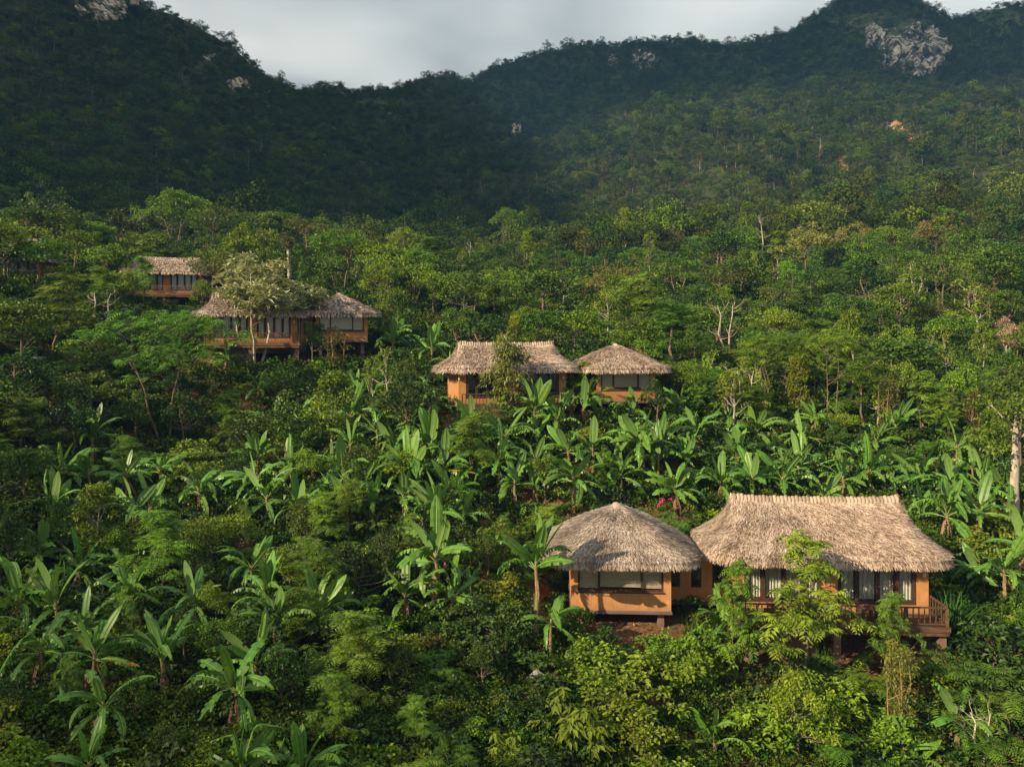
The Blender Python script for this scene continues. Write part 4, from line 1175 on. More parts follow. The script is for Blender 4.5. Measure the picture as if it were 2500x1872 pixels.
for _ in range(900):
    if nb >= 50: break
    if rb.rand() < 0.94: bx, by = rb.uniform(620, 2420), rb.uniform(980, 1250)
    else: bx, by = rb.uniform(-20, 860), rb.uniform(1150, 1560)
    if 1300 < bx < 2420 and by > 1195: continue
    if any((bx - q[0]) ** 2 + ((by - q[1]) * 1.5) ** 2 < 58 ** 2 for q in B + B2): continue
    B.append((bx, by, rb.uniform(2.0, 3.4), rb.uniform(0.8, 1.1), int(rb.randint(7, 12)), ('up', 'mix', 'wide')[rb.randint(3)])); nb += 1
for k, b in enumerate(B):
    banana(*b, dead=(5 if b[1] > 1350 else 3), gold=(k == 3 or k % 17 == 9))
banana(1308, 1372, 3.0, 1.0, 12, 'up', "big banana plant whose leaves overlap the left window of the near pavilion", 3, d=40.6)
banana(1345, 1515, 1.6, 0.8, 9, 'wide', "low banana plant under the left corner of the near pavilion", 2, d=40.0)
o = banana(1064, 1354, 4.2, 1.15, 13, 'mix', "tall banana plant with a hanging purple flower bud")
g = G(); tube(g, [(0.25, -0.25, 3.3), (0.42, -0.42, 2.9), (0.45, -0.45, 2.3)], 0.02, 5, 0); tube(g, [(0.45, -0.45, 2.3), (0.45, -0.45, 2.15), (0.45, -0.45, 1.95), (0.45, -0.45, 1.85)], [0.02, 0.085, 0.07, 0.01], 8, 1)
g.obj("flower_bud", [M['pstem'], M['flower']], o, True)

# hand-placed trees and shrubs: kind, px, py of the top, height, width factor
T = [
    ('umbrella', 430, 465, 650, 0.95, "tall flat-topped tree rising above all others on the left crest"), ('dark', 300, 505, 9, 1.1, None), ('broad', 60, 490, 9, 1.3, None), ('broad', 160, 500, 9, 1.2, None), ('feather', 255, 545, 7, 1.2, None),
    ('broadbright', 180, 560, 7, 1.2, None), ('broadbright', 90, 575, 7, 1.2, None), ('broadbright', 260, 590, 7, 1.2, None), ('broadbright', 350, 560, 7, 1.1, None), ('broadbright', 20, 540, 8, 1.1, None),
    ('broadbright', 600, 545, 9.5, 0.9, None), ('broadbright', 545, 590, 8, 1.0, None), ('olive', 560, 610, 7, 1.0, None), ('umbrella', 830, 562, 735, 1.2, "widest flat-topped tree behind the grey upper pavilion"), ('broadbright', 945, 585, 9.5, 0.9, None),
    ('umbrella', 1010, 605, 8.5, 1.0, None), ('broadbright', 1060, 640, 8, 1.0, None), ('umbrellad', 1150, 660, 8, 1.2, None), ('umbrella', 930, 640, 8, 1.0, None), ('broad', 780, 640, 7.5, 1.1, None), ('broad', 650, 600, 8, 1.0, None),
    ('loquat', 622, 635, 890, 1.25, "large silvery grey-green tree in front of the upper left villa deck"),
    ('feather', 365, 600, 7.5, 1.0, None), ('feather', 250, 650, 6.5, 1.1, None), ('feather', 130, 690, 7, 1.2, None), ('shrub', 190, 740, 3.5, 1.3, None), ('featherbush', 500, 735, 3.5, 1.4, None), ('broad', 60, 720, 8, 1.2, None),
    ('featherbig', 400, 745, 1085, 1.0, "very wide feathery tree with dark forked stems below the highest villa"), ('dark', 40, 850, 7, 1.2, None), ('dark', 130, 900, 5, 1.2, None), ('feather', 60, 960, 5, 1.3, None), ('bigleaf', 100, 1100, 3.2, 1.6, None), ('shrubd', 30, 1180, 3, 1.5, None),
    ('sparse', 905, 870, 1010, 0.8, None), ('sparse', 945, 830, 1010, 0.8, None), ('oliveslim', 815, 795, 925, 1.2, "thin golden-leaved tree before the grey upper pavilion"), ('column', 815, 910, 1130, 1.0, "narrow bright yellow-green tree standing alone among banana plants"),
    ('dark', 990, 915, 1100, 1.0, None), ('dark', 700, 960, 6.0, 1.2, None), ('broad', 690, 890, 4.5, 1.1, None), ('feather', 560, 950, 5.0, 1.2, None), ('dark', 620, 1000, 5, 1.1, None),
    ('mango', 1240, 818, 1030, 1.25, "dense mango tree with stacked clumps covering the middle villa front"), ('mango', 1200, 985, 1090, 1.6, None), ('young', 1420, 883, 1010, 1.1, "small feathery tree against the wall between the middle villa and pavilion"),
    ('sparse', 1385, 655, 775, 1.6, "bright open tree with white limbs high behind the middle villa"), ('broadbright', 1400, 755, 5.5, 1.1, None), ('broadbright', 1475, 775, 5, 1.1, None), ('broad', 1120, 745, 5.5, 1.2, None), ('broad', 1320, 745, 6, 1.1, None), ('column', 1256, 770, 5, 0.8, None),
    ('broad', 1560, 770, 6, 1.1, None), ('broadbright', 1680, 875, 4.6, 1.2, None), ('feather', 1750, 900, 5, 1.1, None), ('sparse', 1790, 900, 6, 1.0, None), ('featherbig', 1890, 815, 7.5, 1.0, None), ('featherbig', 2010, 800, 7.5, 1.1, None), ('young', 2090, 830, 6, 1.2, None),
    ('column', 2055, 785, 6.5, 0.8, None), ('feather', 1840, 940, 4.5, 1.2, None), ('featherbush', 1980, 990, 3.0, 1.4, None), ('oliveslim', 2165, 910, 5.5, 1.0, None), ('sparse', 2310, 790, 965, 0.6, "very thin white-stemmed tree with a small yellow tuft on top"), ('pink', 2462, 775, 915, 1.1, "pinkish dry-leaved tree near the right edge"),
    ('broad', 2480, 905, 8.5, 0.8, None), ('broadbright', 2060, 1000, 3.0, 1.2, None), ('feather', 2310, 960, 4.5, 1.0, None), ('shruby', 2220, 1040, 2.2, 1.5, None), ('shrub', 2420, 1050, 2.4, 1.4, None),
    ('cream', 1970, 540, 690, 0.9, "big straw-yellow tree just right of the tall leafless white tree"), ('cream', 2075, 543, 650, 0.8, "smaller cream-topped tree beside the straw-yellow tree"), ('umbrellad', 2190, 600, 10, 1.2, None), ('umbrellad', 2300, 620, 10, 1.2, None), ('dark', 2120, 640, 9, 1.2, None), ('broad', 2430, 590, 11, 1.2, None), ('cream', 2300, 570, 6, 1.1, None),
    ('shrub', 1680, 1540, 2.6, 1.0, None), ('shrubd', 2430, 1505, 3.4, 1.1, "dark glossy tree on a forked pale stem right of the near villa"), ('featherbush', 2330, 1585, 2.8, 1.5, None), ('featherbush', 2460, 1640, 2.8, 1.5, None),
    ('featherbush', 2440, 1790, 2.2, 1.5, None), ('broadbright', 1950, 1640, 1872, 0.75, "slender tree with small round crown at the foot of the near villa slope"), ('shrub', 1860, 1700, 2.2, 1.5, None), ('shrub', 2050, 1650, 2.4, 1.5, None), ('featherbush', 2040, 1790, 2.0, 1.5, None), ('shrub', 2180, 1740, 2.0, 1.4, None),
    ('feather', 870, 1490, 1740, 1.25, "bright feathery tree filling the lower middle"), ('feather', 770, 1310, 1520, 1.25, "pale feathery tree left of the flowering banana plant"), ('feather', 720, 1430, 3.8, 1.2, None), ('bigleaf', 1400, 1690, 2.6, 1.1, "rounded bush of large glossy leaves at the bottom centre"), ('bigleaf', 1250, 1790, 1.6, 1.2, None),
    ('shruby', 1480, 1640, 2.8, 1.3, None), ('shruby', 1540, 1720, 2.6, 1.2, None), ('shrub', 1480, 1560, 2.0, 1.5, None), ('shrub', 1600, 1590, 2.4, 1.5, None), ('shruby', 1225, 1265, 1400, 0.7, "small open yellow-green tree on bare red soil"), ('feather', 850, 1170, 3.8, 1.2, None), ('feather', 780, 1200, 4.2, 1.0, None),
    ('broadbright', 980, 1090, 3.6, 1.2, None), ('broad', 890, 1080, 4.2, 1.0, None), ('feather', 1150, 1010, 5.0, 1.1, None), ('column', 228, 1180, 1420, 0.95, None), ('feather', 395, 1240, 5.0, 1.2, None), ('broadbright', 520, 1250, 3.6, 1.1, None), ('dark', 595, 1090, 3.8, 0.9, None),
    ('shrub', 480, 1110, 2.8, 1.3, None), ('feather', 310, 1060, 4, 1.2, None), ('shrubd', 1160, 1450, 2.4, 1.3, None), ('shruby', 1230, 1390, 2.2, 1.2, None), ('shrubd', 640, 1480, 3.0, 1.4, None), ('shrubd', 160, 1420, 2.6, 1.4, None),
]
for (k, px, py, H, wd, ph) in T:
    plant(k, px, py, H, ph, None, wd)

for (k, px, py, d, wd, ph) in [('young', 1960, 1305, 40.2, 0.82, "tall young tree with drooping leaflets in front of the near villa curtains"), ('young', 1790, 1372, 40.4, 0.68, "slim young tree between the near pavilion and villa"),
        ('feather', 2172, 1442, 40.2, 0.6, "dark feathery tree before the right end of the near deck"),
        ('oliveslim', 2195, 1560, 37.5, 0.8, "slim tree with orange trunk and thin olive crown before the near deck"),
        ('shrubd', 1475, 1538, 40.3, 1.2, None), ('shrub', 1610, 1542, 40.5, 1.2, None), ('featherbush', 2070, 1588, 40.0, 1.3, None), ('shrubd', 1930, 1600, 39.8, 1.3, None), ('shrub', 2250, 1590, 40.0, 1.2, None), ('shrub', 1700, 1560, 40.0, 1.1, None)]:
    plant(k, px, py, -1, ph, d, wd)
# slender pale-trunked trees on the lit slope right of the middle pavilion
for k, (px, py, pb, key, wd) in enumerate([(1655, 880, 1010, 'broadbright', .8), (1700, 905, 1030, 'feather', .9), (1735, 855, 1010, 'sparse', .8), (1775, 905, 1060, 'sparse', 1.0), (1820, 870, 1040, 'young', .7), (1860, 905, 1060, 'sparse', .9), (1900, 800, 1010, 'featherbig', .7), (1945, 870, 1050, 'column', .8),
        (1990, 780, 1000, 'young', .8), (2035, 800, 1060, 'featherbig', .75), (2075, 760, 1000, 'column', .7), (2110, 850, 1060, 'feather', .8), (2140, 900, 1065, 'sparse', .9), (2165, 915, 1090, 'oliveslim', .8), (2205, 880, 1050, 'broadbright', .8), (2250, 905, 1080, 'young', .8),
        (2290, 930, 1080, 'feather', .8), (2335, 880, 1050, 'broadbright', .8), (2375, 950, 1100, 'oliveslim', .7), (2420, 900, 1060, 'feather', .9), (2455, 850, 1010, 'broad', .8), (1690, 800, 920, 'broad', .9), (1840, 780, 900, 'feather', .8), (2180, 790, 930, 'broadbright', .8), (2270, 800, 930, 'sparse', .8), (2400, 790, 920, 'column', .8),
        (18, 575, 700, 'broadbright', .7), (150, 1230, 1400, 'broad', .8), (30, 1260, 1420, 'dark', .9), (540, 1500, 1680, 'broad', .8), (170, 1600, 1760, 'feather', .8), (330, 1640, 1800, 'broad', .7), (700, 1330, 1480, 'broadbright', .8), (600, 1230, 1350, 'feather', .8), (450, 1480, 1640, 'dark', .7), (800, 1480, 1620, 'broadbright', .8), (1000, 1250, 1380, 'feather', .7), (1240, 1480, 1620, 'shrubd', 1.2), (90, 1390, 1560, 'feather', .8), (300, 1440, 1600, 'feather', .9), (480, 1340, 1490, 'dark', .8), (520, 1420, 1560, 'broadbright', .7), (690, 1560, 1760, 'dark', .8), (820, 1640, 1830, 'feather', 1.0), (960, 1560, 1700, 'dark', 1.0), (1010, 1700, 1850, 'feather', 1.0), (400, 1760, 1880, 'dark', .9), (30, 1640, 1790, 'dark', .9),
        (740, 1220, 1370, 'broad', .8), (930, 1290, 1440, 'dark', .8), (1190, 1290, 1430, 'broad', .7), (270, 1280, 1430, 'broadbright', .7), (420, 1290, 1420, 'feather', .8), (860, 1340, 1480, 'shrubd', 1.2), (1180, 1560, 1700, 'dark', .9), (1120, 1160, 1300, 'feather', .7), (1330, 1110, 1230, 'broad', .7), (1480, 1090, 1220, 'feather', .7), (760, 1090, 1220, 'broadbright', .8),
        (1600, 930, 1050, 'dark', .9), (1580, 800, 930, 'broadbright', .8), (700, 1020, 1150, 'broadbright', .8), (180, 960, 1130, 'dark', .9), (560, 1010, 1140, 'feather', .8), (450, 960, 1110, 'dark', .8), (330, 960, 1100, 'broad', .9), (60, 1080, 1260, 'broad', .9), (765, 780, 900, 'broad', .7), (352, 625, 765, 'feather', .8), (515, 600, 770, 'olive', .8), (300, 650, 790, 'broadbright', .8), (500, 680, 790, 'broadbright', .7), (945, 700, 860, 'broad', .7)]):
    plant(key, px, py, pb, None, None, wd)

# taller trees standing out of the canopy
re_ = np.random.RandomState(19)
for k in range(34):
    px = re_.uniform(1050, 2480) if k < 24 else re_.uniform(20, 1000); pb = re_.uniform(625, 800) if k < 24 else re_.uniform(560, 690)
    if 1040 < px < 1680 and pb > 760: pb -= 90
    if 300 < px < 950 and pb > 600: px = 20 + px * 0.2
    plant(('sparse', 'column', 'umbrella', 'young', 'dark', 'sparse', 'broadbright', 'cream')[k % 8], px, pb - re_.uniform(85, 150), pb, None, None, re_.uniform(0.5, 0.8))

# bare pale trees
def bare(px, py_top, H, seed, twin, phrase, wide=1.0, bark='barkpale'):
    if H > 100: d = drop(px, H, 0.0); H = (H - py_top) / F * d
    else: d = drop(px, py_top, H)
    x = (px - CX) / F * d; z = float(ground(x, d))
    o = link("bare_tree", bare_proto(seed, H, twin, bark), None, (x, d, z), (0, 0, rng.rand() * 0.6 - 0.3), (wide, wide, 1))
    o['category'] = "tree"; reg_thing(o, phrase, px, py_top + 20, "tree"); OCC.append((x, d, 0.8))
bare(1770, 745, 885, 1, True, "leafless tree with two pale twisting trunks right of the middle pavilion")
bare(1858, 540, 660, 2, False, "tall leafless white tree standing alone on the far slope")
bare(250, 715, 835, 3, True, "leafless white forked tree left of the silvery tree", 1.2)
bare(2165, 640, 735, 4, False, "leafless pale tree on the right slope below the flat-topped trees")
bare(2238, 640, 755, 5, True, "bare trunk leaning among dark trees on the right slope")
bare(2395, 1740, 1872, 6, True, "leafless white branching sapling in the bottom right corner", 1.4)
bare(2180, 1380, 4.5, 7, False, "thin dark dead branch standing before the near villa curtains", 0.8, 'wood')
bare(1148, 590, 660, 8, False, "bare pale trunk at the forest edge behind the middle villa")
bare(1498, 570, 618, 9, False, "slim bare tree on the far slope left of the tall leafless one")
bare(1820, 905, 1050, 10, True, "pair of short bare trunks among the lit trees on the right slope")

# thick pale trunk at the right edge
d = drop(2478, 1075, 5.5); x = (2478 - CX) / F * d; z = float(ground(x, d))
g = G(); tube(g, [(0, 0, -0.6), (-0.05, 0, 2), (0.02, 0, 4), (0.05, 0, 6.0), (0.3, 0.1, 8)], [0.40, 0.30, 0.27, 0.22, 0.08], 10)
r = np.random.RandomState(5)
for k in range(7):
    a = r.rand() * 6.28; limb(g, (0.05, 0, 4.5 + k * 0.5), (1.8 * math.cos(a), 1.8 * math.sin(a), 6 + k * 0.5), 0.10, 0.03, r)
root = thing("pale_trunk_tree", None, "tree", (x, d, z))
g.obj("trunk", M['barkpale'], root, True)
link("crown", PROTO['broad'][0][1], root, (0, -0.2, 0.9), None, (0.85, 0.85, 1.0))
reg_thing(root, "tree with a thick straight white trunk at the right edge", 2478, 1130, "tree")

# ivy-topped broken trunk
d = drop(705, 580, 8.0); x = (705 - CX) / F * d; z = float(ground(x, d))
root = thing("ivy_clad_trunk", None, "tree", (x, d, z))
g = G(); tube(g, [(0, 0, -0.5), (0.1, 0, 3), (-0.05, 0, 5.5), (0.0, 0, 7.4)], [0.36, 0.30, 0.26, 0.2], 9); g.obj("trunk", M['barkpale'], root, True)
g = G(); r = np.random.RandomState(3)
leaves_clump(g, r, np.array([(0.3 * r.normal(), 0.3 * r.normal(), 6.4 + 1.5 * r.rand()) for _ in range(26)]), 0.5, 40, 0.22, 0.16)
g.obj("ivy", M['olive'], root)
reg_thing(root, "broken pale trunk capped by an ivy tuft left of the grey upper pavilion", 705, 620, "tree")

# dark tall tree with a bare pale trunk on the far right slope
plant('dark', 2165, 445, 555, "tall dark-crowned tree with bare trunk standing out on the far right slope", None, 0.9)
plant('broadbright', 2440, 400, 9, None, 330, 1.1)

# reeds beside the near deck and elsewhere
def reeds(px, py_top, H, n, phrase, mat='reed', d=None):
    d = d or drop(px, py_top, H); x = (px - CX) / F * d; z = float(ground(x, d))
    r = np.random.RandomState(int(px)); g = G()
    for k in range(n):
        a = r.rand() * 6.28; L = H * (0.6 + 0.5 * r.rand()); lean = 0.15 + 0.5 * r.rand(); b = np.array([0.25 * r.normal(), 0.25 * r.normal(), 0])
        s = np.linspace(0, 1, 6); pts = np.stack([b[0] + math.cos(a) * L * lean * s ** 2, b[1] + math.sin(a) * L * lean * s ** 2, L * (s - 0.45 * lean * s ** 3)], 1)
        sd = np.array([-math.sin(a), math.cos(a), 0]); w_ = 0.028 * H / 2.5 * (1 - s ** 2) + 0.004
        Vv = np.concatenate([pts - sd * w_[:, None], pts + sd * w_[:, None]])
        g.add(Vv, [[i, i + 1, i + 7, i + 6] for i in range(5)], 0, r.rand())
    o = g.obj("reed_clump", M[mat], None, loc=(x, d, z)); o['category'] = "reeds"; reg_thing(o, phrase, px, py_top + 30, "reeds")
reeds(2320, 1425, 3.4, 130, "tall drooping reed clump right of the near deck")
reeds(1140, 985, 2.6, 70, "drooping grass clump under the middle villa deck")
reeds(1690, 1480, 1.4, 40, "short grass tuft under the passage of the near villa")
reeds(455, 1500, 2.2, 60, "dark grass clump among lower left banana plants")
reeds(2005, 1540, 2.0, 50, "thin grass clump at the near deck post")

# fan palm
d = drop(2415, 1060, 1.8); x = (2415 - CX) / F * d; z = float(ground(x, d))
root = thing("fan_palm", None, "palm", (x, d, z))
g = G(); tube(g, [(0, 0, -0.3), (0, 0, 0.5), (0, 0, 1.0)], [0.12, 0.1, 0.06], 7); g.obj("trunk", M['bark'], root, True)
r = np.random.RandomState(9)
for k in range(8):
    a = 6.28 * k / 8 + 0.3 * r.rand(); e = 0.2 + 0.7 * r.rand(); g = G()
    u = np.array([math.cos(a) * math.cos(e), math.sin(a) * math.cos(e), math.sin(e)]); hub = np.array([0, 0, 1.0]) + u * 0.9
    tube(g, [(0, 0, 0.9), hub * 0.5 + np.array([0, 0, 0.55]), hub], 0.02, 4, 1)
    s_ = np.array([-math.sin(a), math.cos(a), 0]); m = 15
    an = np.linspace(-2.2, 2.2, m); dd = unit(np.cos(an)[:, None] * (u - np.array([0, 0, 0.5])) + np.sin(an)[:, None] * s_)
    kites(g, np.repeat(hub[None], m, 0), dd, np.repeat(np.array([[0, 0, 1.0]]), m, 0), 0.8, 0.12, 0.3, 0.05, 0.3 + 0.5 * r.rand(m))
    g.obj("fan_leaf", [M['feather'], M['midrib']], root)
reg_thing(root, "small fan palm in shade left of the thick white trunk", 2415, 1075, "palm")

# magenta bougainvillea, dead leaf pile, stones
d = drop(1612, 1215, 1.9); x = (1612 - CX) / F * d; z = float(ground(x, d))
root = thing("bougainvillea", None, "shrub", (x, d, z))
g = G(); r = np.random.RandomState(2)
for k in range(5): limb(g, (0, 0, -0.2), (0.7 * r.normal(), 0.3 * r.normal(), 1.6 + 0.4 * r.rand()), 0.03, 0.01, r)
g.obj("stem", M['bark'], root)
g = G(); leaves_clump(g, r, np.array([(0.5 * r.normal(), 0.3 * r.normal(), 0.5 + 1.1 * r.rand()) for _ in range(14)]), 0.35, 40, 0.13, 0.09); g.obj("foliage", M['broad'], root)
g = G(); leaves_clump(g, r, np.array([(0.0, -0.5, 1.75), (0.08, -0.5, 1.88), (-0.12, -0.5, 1.5), (0.62, -0.5, 1.9)]), 0.11, 24, 0.10, 0.09); g.obj("blossom", M['magenta'], root)
reg_thing(root, "shrub with magenta blossom behind the near pavilion roof", 1612, 1215, "shrub")

d = drop(1105, 1790, 0.1); x0 = (1105 - CX) / F * d
g = G(); r = np.random.RandomState(4); m = 260
s = r.rand(m); px_ = x0 + 0.85 * (s - 0.5) * 1.0 + 0.16 * r.normal(size=m); py_ = d - 0.3 + s * 2.4 + 0.15 * r.normal(size=m)
pos = np.stack([px_, py_, ground(px_, py_) + 0.12 + 0.5 * r.rand(m)], 1)
kites(g, pos, unit(r.normal(size=(m, 3)) + np.array([-0.3, -0.7, -0.5])), unit(r.normal(size=(m, 3)) * 0.6 + np.array([0, -0.6, 0.7])), 0.5 * (0.5 + r.rand(m)), 0.14, 0.1, 0.2, 0.35 + 0.6 * r.rand(m))
o = g.obj("dead_leaf_pile", M['bananadry']); o['category'] = "leaf pile"; o['kind'] = 'thing'
reg_thing(o, "heap of curled dry grey leaves lying on the lower slope", 1105, 1720, "leaf pile")

def rock(px, py, size, seed, phrase):
    d = drop(px, py, 0.1); x = (px - CX) / F * d; z = float(ground(x, d))
    r = np.random.RandomState(seed); g = G(); nu, nv = 9, 6; Vv = []
    for i in range(nv):
        th = math.pi * i / (nv - 1)
        for k in range(nu):
            ph = 2 * math.pi * k / nu; q = np.array([math.sin(th) * math.cos(ph), math.sin(th) * math.sin(ph), math.cos(th)])
            Vv.append(q * size * (1 + 0.22 * math.sin(3 * q[0] * 2 + seed) + 0.18 * math.sin(5 * q[1] + seed) + 0.06 * r.normal()) * np.array([1, 0.8, 0.7]))
    g.add(Vv, [[i * nu + k, i * nu + (k + 1) % nu, (i + 1) * nu + (k + 1) % nu, (i + 1) * nu + k] for i in range(nv - 1) for k in range(nu)])
    o = g.obj("boulder", M['stone'], None, loc=(x, d, z + size * 0.25)); tag(o, None, "boulder"); reg_thing(o, phrase, px, py, "boulder")
rock(1820, 1808, 0.32, 1, "pale boulder beside a small banana at the bottom right")
rock(1310, 1660, 0.55, 2, "grey boulder below the banana plant beside the near pavilion")
rock(1890, 1830, 0.25, 3, "small rusty boulder in the bottom right undergrowth")
rock(1545, 1185, 0.5, 4, "rounded boulder behind the near pavilion roof")
rock(2310, 1130, 0.45, 5, "pale boulder lying left of the thick white trunk")

# stone steps on the left
root = thing("stone_steps", "winding flight of grey stone steps in the shade at the far left", "steps", (0, 0, 0))
k = 0
for a, b in zip([(60, 800), (85, 870), (100, 930), (100, 975), (125, 1030)], [(85, 870), (100, 930), (100, 975), (125, 1030), (138, 1060)]):
    for s in (0.0, 0.33, 0.66):
        px = a[0] + (b[0] - a[0]) * s; py = a[1] + (b[1] - a[1]) * s
        d = drop(px, py, 0.5); x = (px - CX) / F * d; z = float(ground(x, d))
        boxobj("stone_slab", M['stone'], root, x - 0.8, x + 0.8, d - 0.35, d + 0.45, z - 0.2, z + 0.5, tint=0.3 + 0.5 * ((k * 7) % 5) / 5); k += 1
root = thing("garden_path", "short pale paved path glimpsed under trees left of centre", "path", (0, 0, 0))
for k in range(6):
    px = 480 + k * 13; py = 1088 - k * 4; d = drop(px, py, 0.25); x = (px - CX) / F * d; z = float(ground(x, d))
    boxobj("paving_slab", M['stone'], root, x - 0.26, x + 0.20, d - 0.5, d + 0.5, z - 0.1, z + 0.25 + 0.01 * (k % 3))

# ------------------------------------------------------------------ fill trees and shrubs on the slopes
VIS = [(1325, 2345, 1200, 1560, 42), (1060, 1660, 825, 1005, 66), (485, 945, 712, 905, 79), (330, 495, 625, 735, 104)]
def blocked(px, py_top, half, d, py_base):
    for (a, b, c, e, vd) in VIS:
        if d < vd + 1 and px + half > a and px - half < b and py_top < e and py_base > c: return True
        if vd - 4 < d < vd + 9 and a - 30 < px < b + 30: return True
    for (bx, by, bd) in BAN:
        if d < bd + 0.5 and abs(px - bx) < half + 34 * 45 / bd and py_top < by + 60 * 45 / bd and py_base > by - 40: return True
    return False
def fill(n_try, y0, y1, kinds, Hr, spacing, limit, pxr=(-60, 2560), seed=1, skip_far=True):
    r = np.random.RandomState(seed); cnt = 0
    for _ in range(n_try):
        if cnt >= limit: break
        y = math.sqrt(y0 ** 2 + (y1 ** 2 - y0 ** 2) * r.rand()); px = r.uniform(*pxr); x = (px - CX) / F * y
        H = Hr[0] + (Hr[1] - Hr[0]) * r.rand() ** 1.25
        key = kinds[r.randint(len(kinds))]
        if any((x - ox) ** 2 + (y - oy) ** 2 < (spacing * (0.75 + 0.5 * H / Hr[1]) * 0.5 + orr) ** 2 for (ox, oy, orr) in OCC): continue
        z = float(ground(x, y)); _, pt = pix((x, y, z + H)); _, pb = pix((x, y, z))
        if pt > 1872: continue
        if blocked(px, pt, 0.33 * H * F / y, y, pb): continue
        if y > 175 and clear_mask(px, pb) > 0.3: continue
        plant(key, px, 0, H, None, y, r.uniform(0.9, 1.6)); cnt += 1
    return cnt
c1 = fill(3000, 80, 135, ['broad', 'broad', 'broadbright', 'umbrella', 'dark', 'feather', 'umbrellad', 'olive', 'sparse'], (3.5, 9.5), 3.8, 95, seed=1)
c2 = fill(4500, 130, 215, ['broad', 'dark', 'umbrellad', 'umbrella', 'dark', 'olive', 'broad', 'dark', 'umbrellad', 'broad', 'sparse', 'broadbright'], (4, 11), 4.6, 150, seed=2)
c3 = fill(1500, 46, 80, ['shrub', 'broad', 'feather', 'featherbush', 'dark', 'shrubd', 'shruby'], (2.0, 4.2), 2.4, 70, seed=3)
c4 = fill(1500, 28, 48, ['shrub', 'shrubd', 'featherbush', 'shrub', 'shruby'], (1.2, 2.4), 1.9, 50, seed=4)
# trees standing in front of and to the left, just beyond the frame
c5 = fill(400, 40, 90, ['broad', 'dark', 'feather'], (6, 9), 5.0, 14, pxr=(-700, -80), seed=5)
print("fill", c1, c2, c3, c4, c5)

# ------------------------------------------------------------------ scattered masses (uncountable): undergrowth and far forest
def scatter(name, label, pts, rot, scl, idx, protos):
    pc = bpy.data.collections.new(name + "_kinds")
    for k, me in enumerate(protos):
        po = bpy.data.objects.new(f"{name}_kind_{chr(97 + k)}", me); pc.objects.link(po)
    me = bpy.data.meshes.new(name); me.from_pydata(pts.tolist(), [], [])
    a = me.attributes.new("rotv", 'FLOAT_VECTOR', 'POINT'); a.data.foreach_set("vector", rot.astype(np.float32).ravel())
    a = me.attributes.new("sclv", 'FLOAT_VECTOR', 'POINT'); a.data.foreach_set("vector", scl.astype(np.float32).ravel())
    a = me.attributes.new("kidx", 'INT', 'POINT'); a.data.foreach_set("value", idx.astype(np.int32))
    o = link(name, me); tag(o, label, kind='stuff')
    ng = bpy.data.node_groups.new(name + "_nodes", 'GeometryNodeTree')
    ng.interface.new_socket("Geometry", in_out='INPUT', socket_type='NodeSocketGeometry'); ng.interface.new_socket("Geometry", in_out='OUTPUT', socket_type='NodeSocketGeometry')
    gi = ng.nodes.new("NodeGroupInput"); go = ng.nodes.new("NodeGroupOutput")
    ip = ng.nodes.new("GeometryNodeInstanceOnPoints"); ci = ng.nodes.new("GeometryNodeCollectionInfo")
    ci.inputs["Collection"].default_value = pc; ci.inputs["Separate Children"].default_value = True; ci.inputs["Reset Children"].default_value = True
    def na(nm, typ):
        n = ng.nodes.new("GeometryNodeInputNamedAttribute"); n.data_type = typ; n.inputs[0].default_value = nm; return n.outputs[0]
    L = ng.links.new
    L(gi.outputs[0], ip.inputs["Points"]); L(ci.outputs[0], ip.inputs["Instance"]); ip.inputs["Pick Instance"].default_value = True
    L(na("kidx", 'INT'), ip.inputs["Instance Index"]); L(na("rotv", 'FLOAT_VECTOR'), ip.inputs["Rotation"]); L(na("sclv", 'FLOAT_VECTOR'), ip.inputs["Scale"])
    L(ip.outputs[0], go.inputs[0])
    md = o.modifiers.new("scatter", 'NODES'); md.node_group = ng
    return o

# undergrowth
def under_proto(seed, mat, n, L, W, rad, flat, kind='kite'):
    r = np.random.RandomState(seed); g = G()
    cc = np.stack([r.normal(size=n) * 0.45, r.normal(size=n) * 0.45, 0.15 + 0.5 * r.rand(n)], 1)
    if kind == 'kite': leaves_clump(g, r, cc, rad, 26, L, W, 0.2, 0.9)
    else: leaves_pinnate(g, r, cc, rad, 4, L, 6)
    return g.mesh("undergrowth_tuft", M[mat])
UP = [under_proto(1, 'under', 12, 0.17, 0.12, 0.32, 0.7), under_proto(2, 'under', 12, 0.14, 0.10, 0.32, 0.7), under_proto(3, 'darkl', 12, 0.18, 0.12, 0.34, 0.7), under_proto(4, 'bright', 11, 0.15, 0.11, 0.3, 0.7), under_proto(5, 'feather', 8, 0.5, 0, 0.3, 0.7, 'pin'), under_proto(6, 'olive', 10, 0.14, 0.08, 0.32, 0.7), under_proto(7, 'yellow', 9, 0.14, 0.1, 0.3, 0.7)]
r = np.random.RandomState(21)
n = 24000
y = np.sqrt(24 ** 2 + (235 ** 2 - 24 ** 2) * r.rand(n) ** 1.8); px = r.uniform(-220, 2720, n); x = (px - CX) / F * y
z = ground(x, y)
keep = np.ones(n, bool)
for (cx, cy, yaw, hx, hy, zp) in PADS:
    dx = (x - cx) * math.cos(yaw) + (y - cy) * math.sin(yaw); dy = -(x - cx) * math.sin(yaw) + (y - cy) * math.cos(yaw)
    keep &= ~((np.abs(dx) < hx + 0.4) & (dy > -hy - 0.4) & (dy < hy + 0.6))
for (sx, sy, sr) in ((6, 42.2, 2.6), (19, 42.5, 3.0), (-3, 47, 2.0), (0.5, 47.5, 2.2), (9.5, 54, 1.8), (24, 60, 2.5), (35, 88, 3)):
    keep &= (np.hypot(x - sx, y - sy) > sr) | (r.rand(n) < 0.22)
x, y, z = x[keep], y[keep], z[keep]; n = len(x)
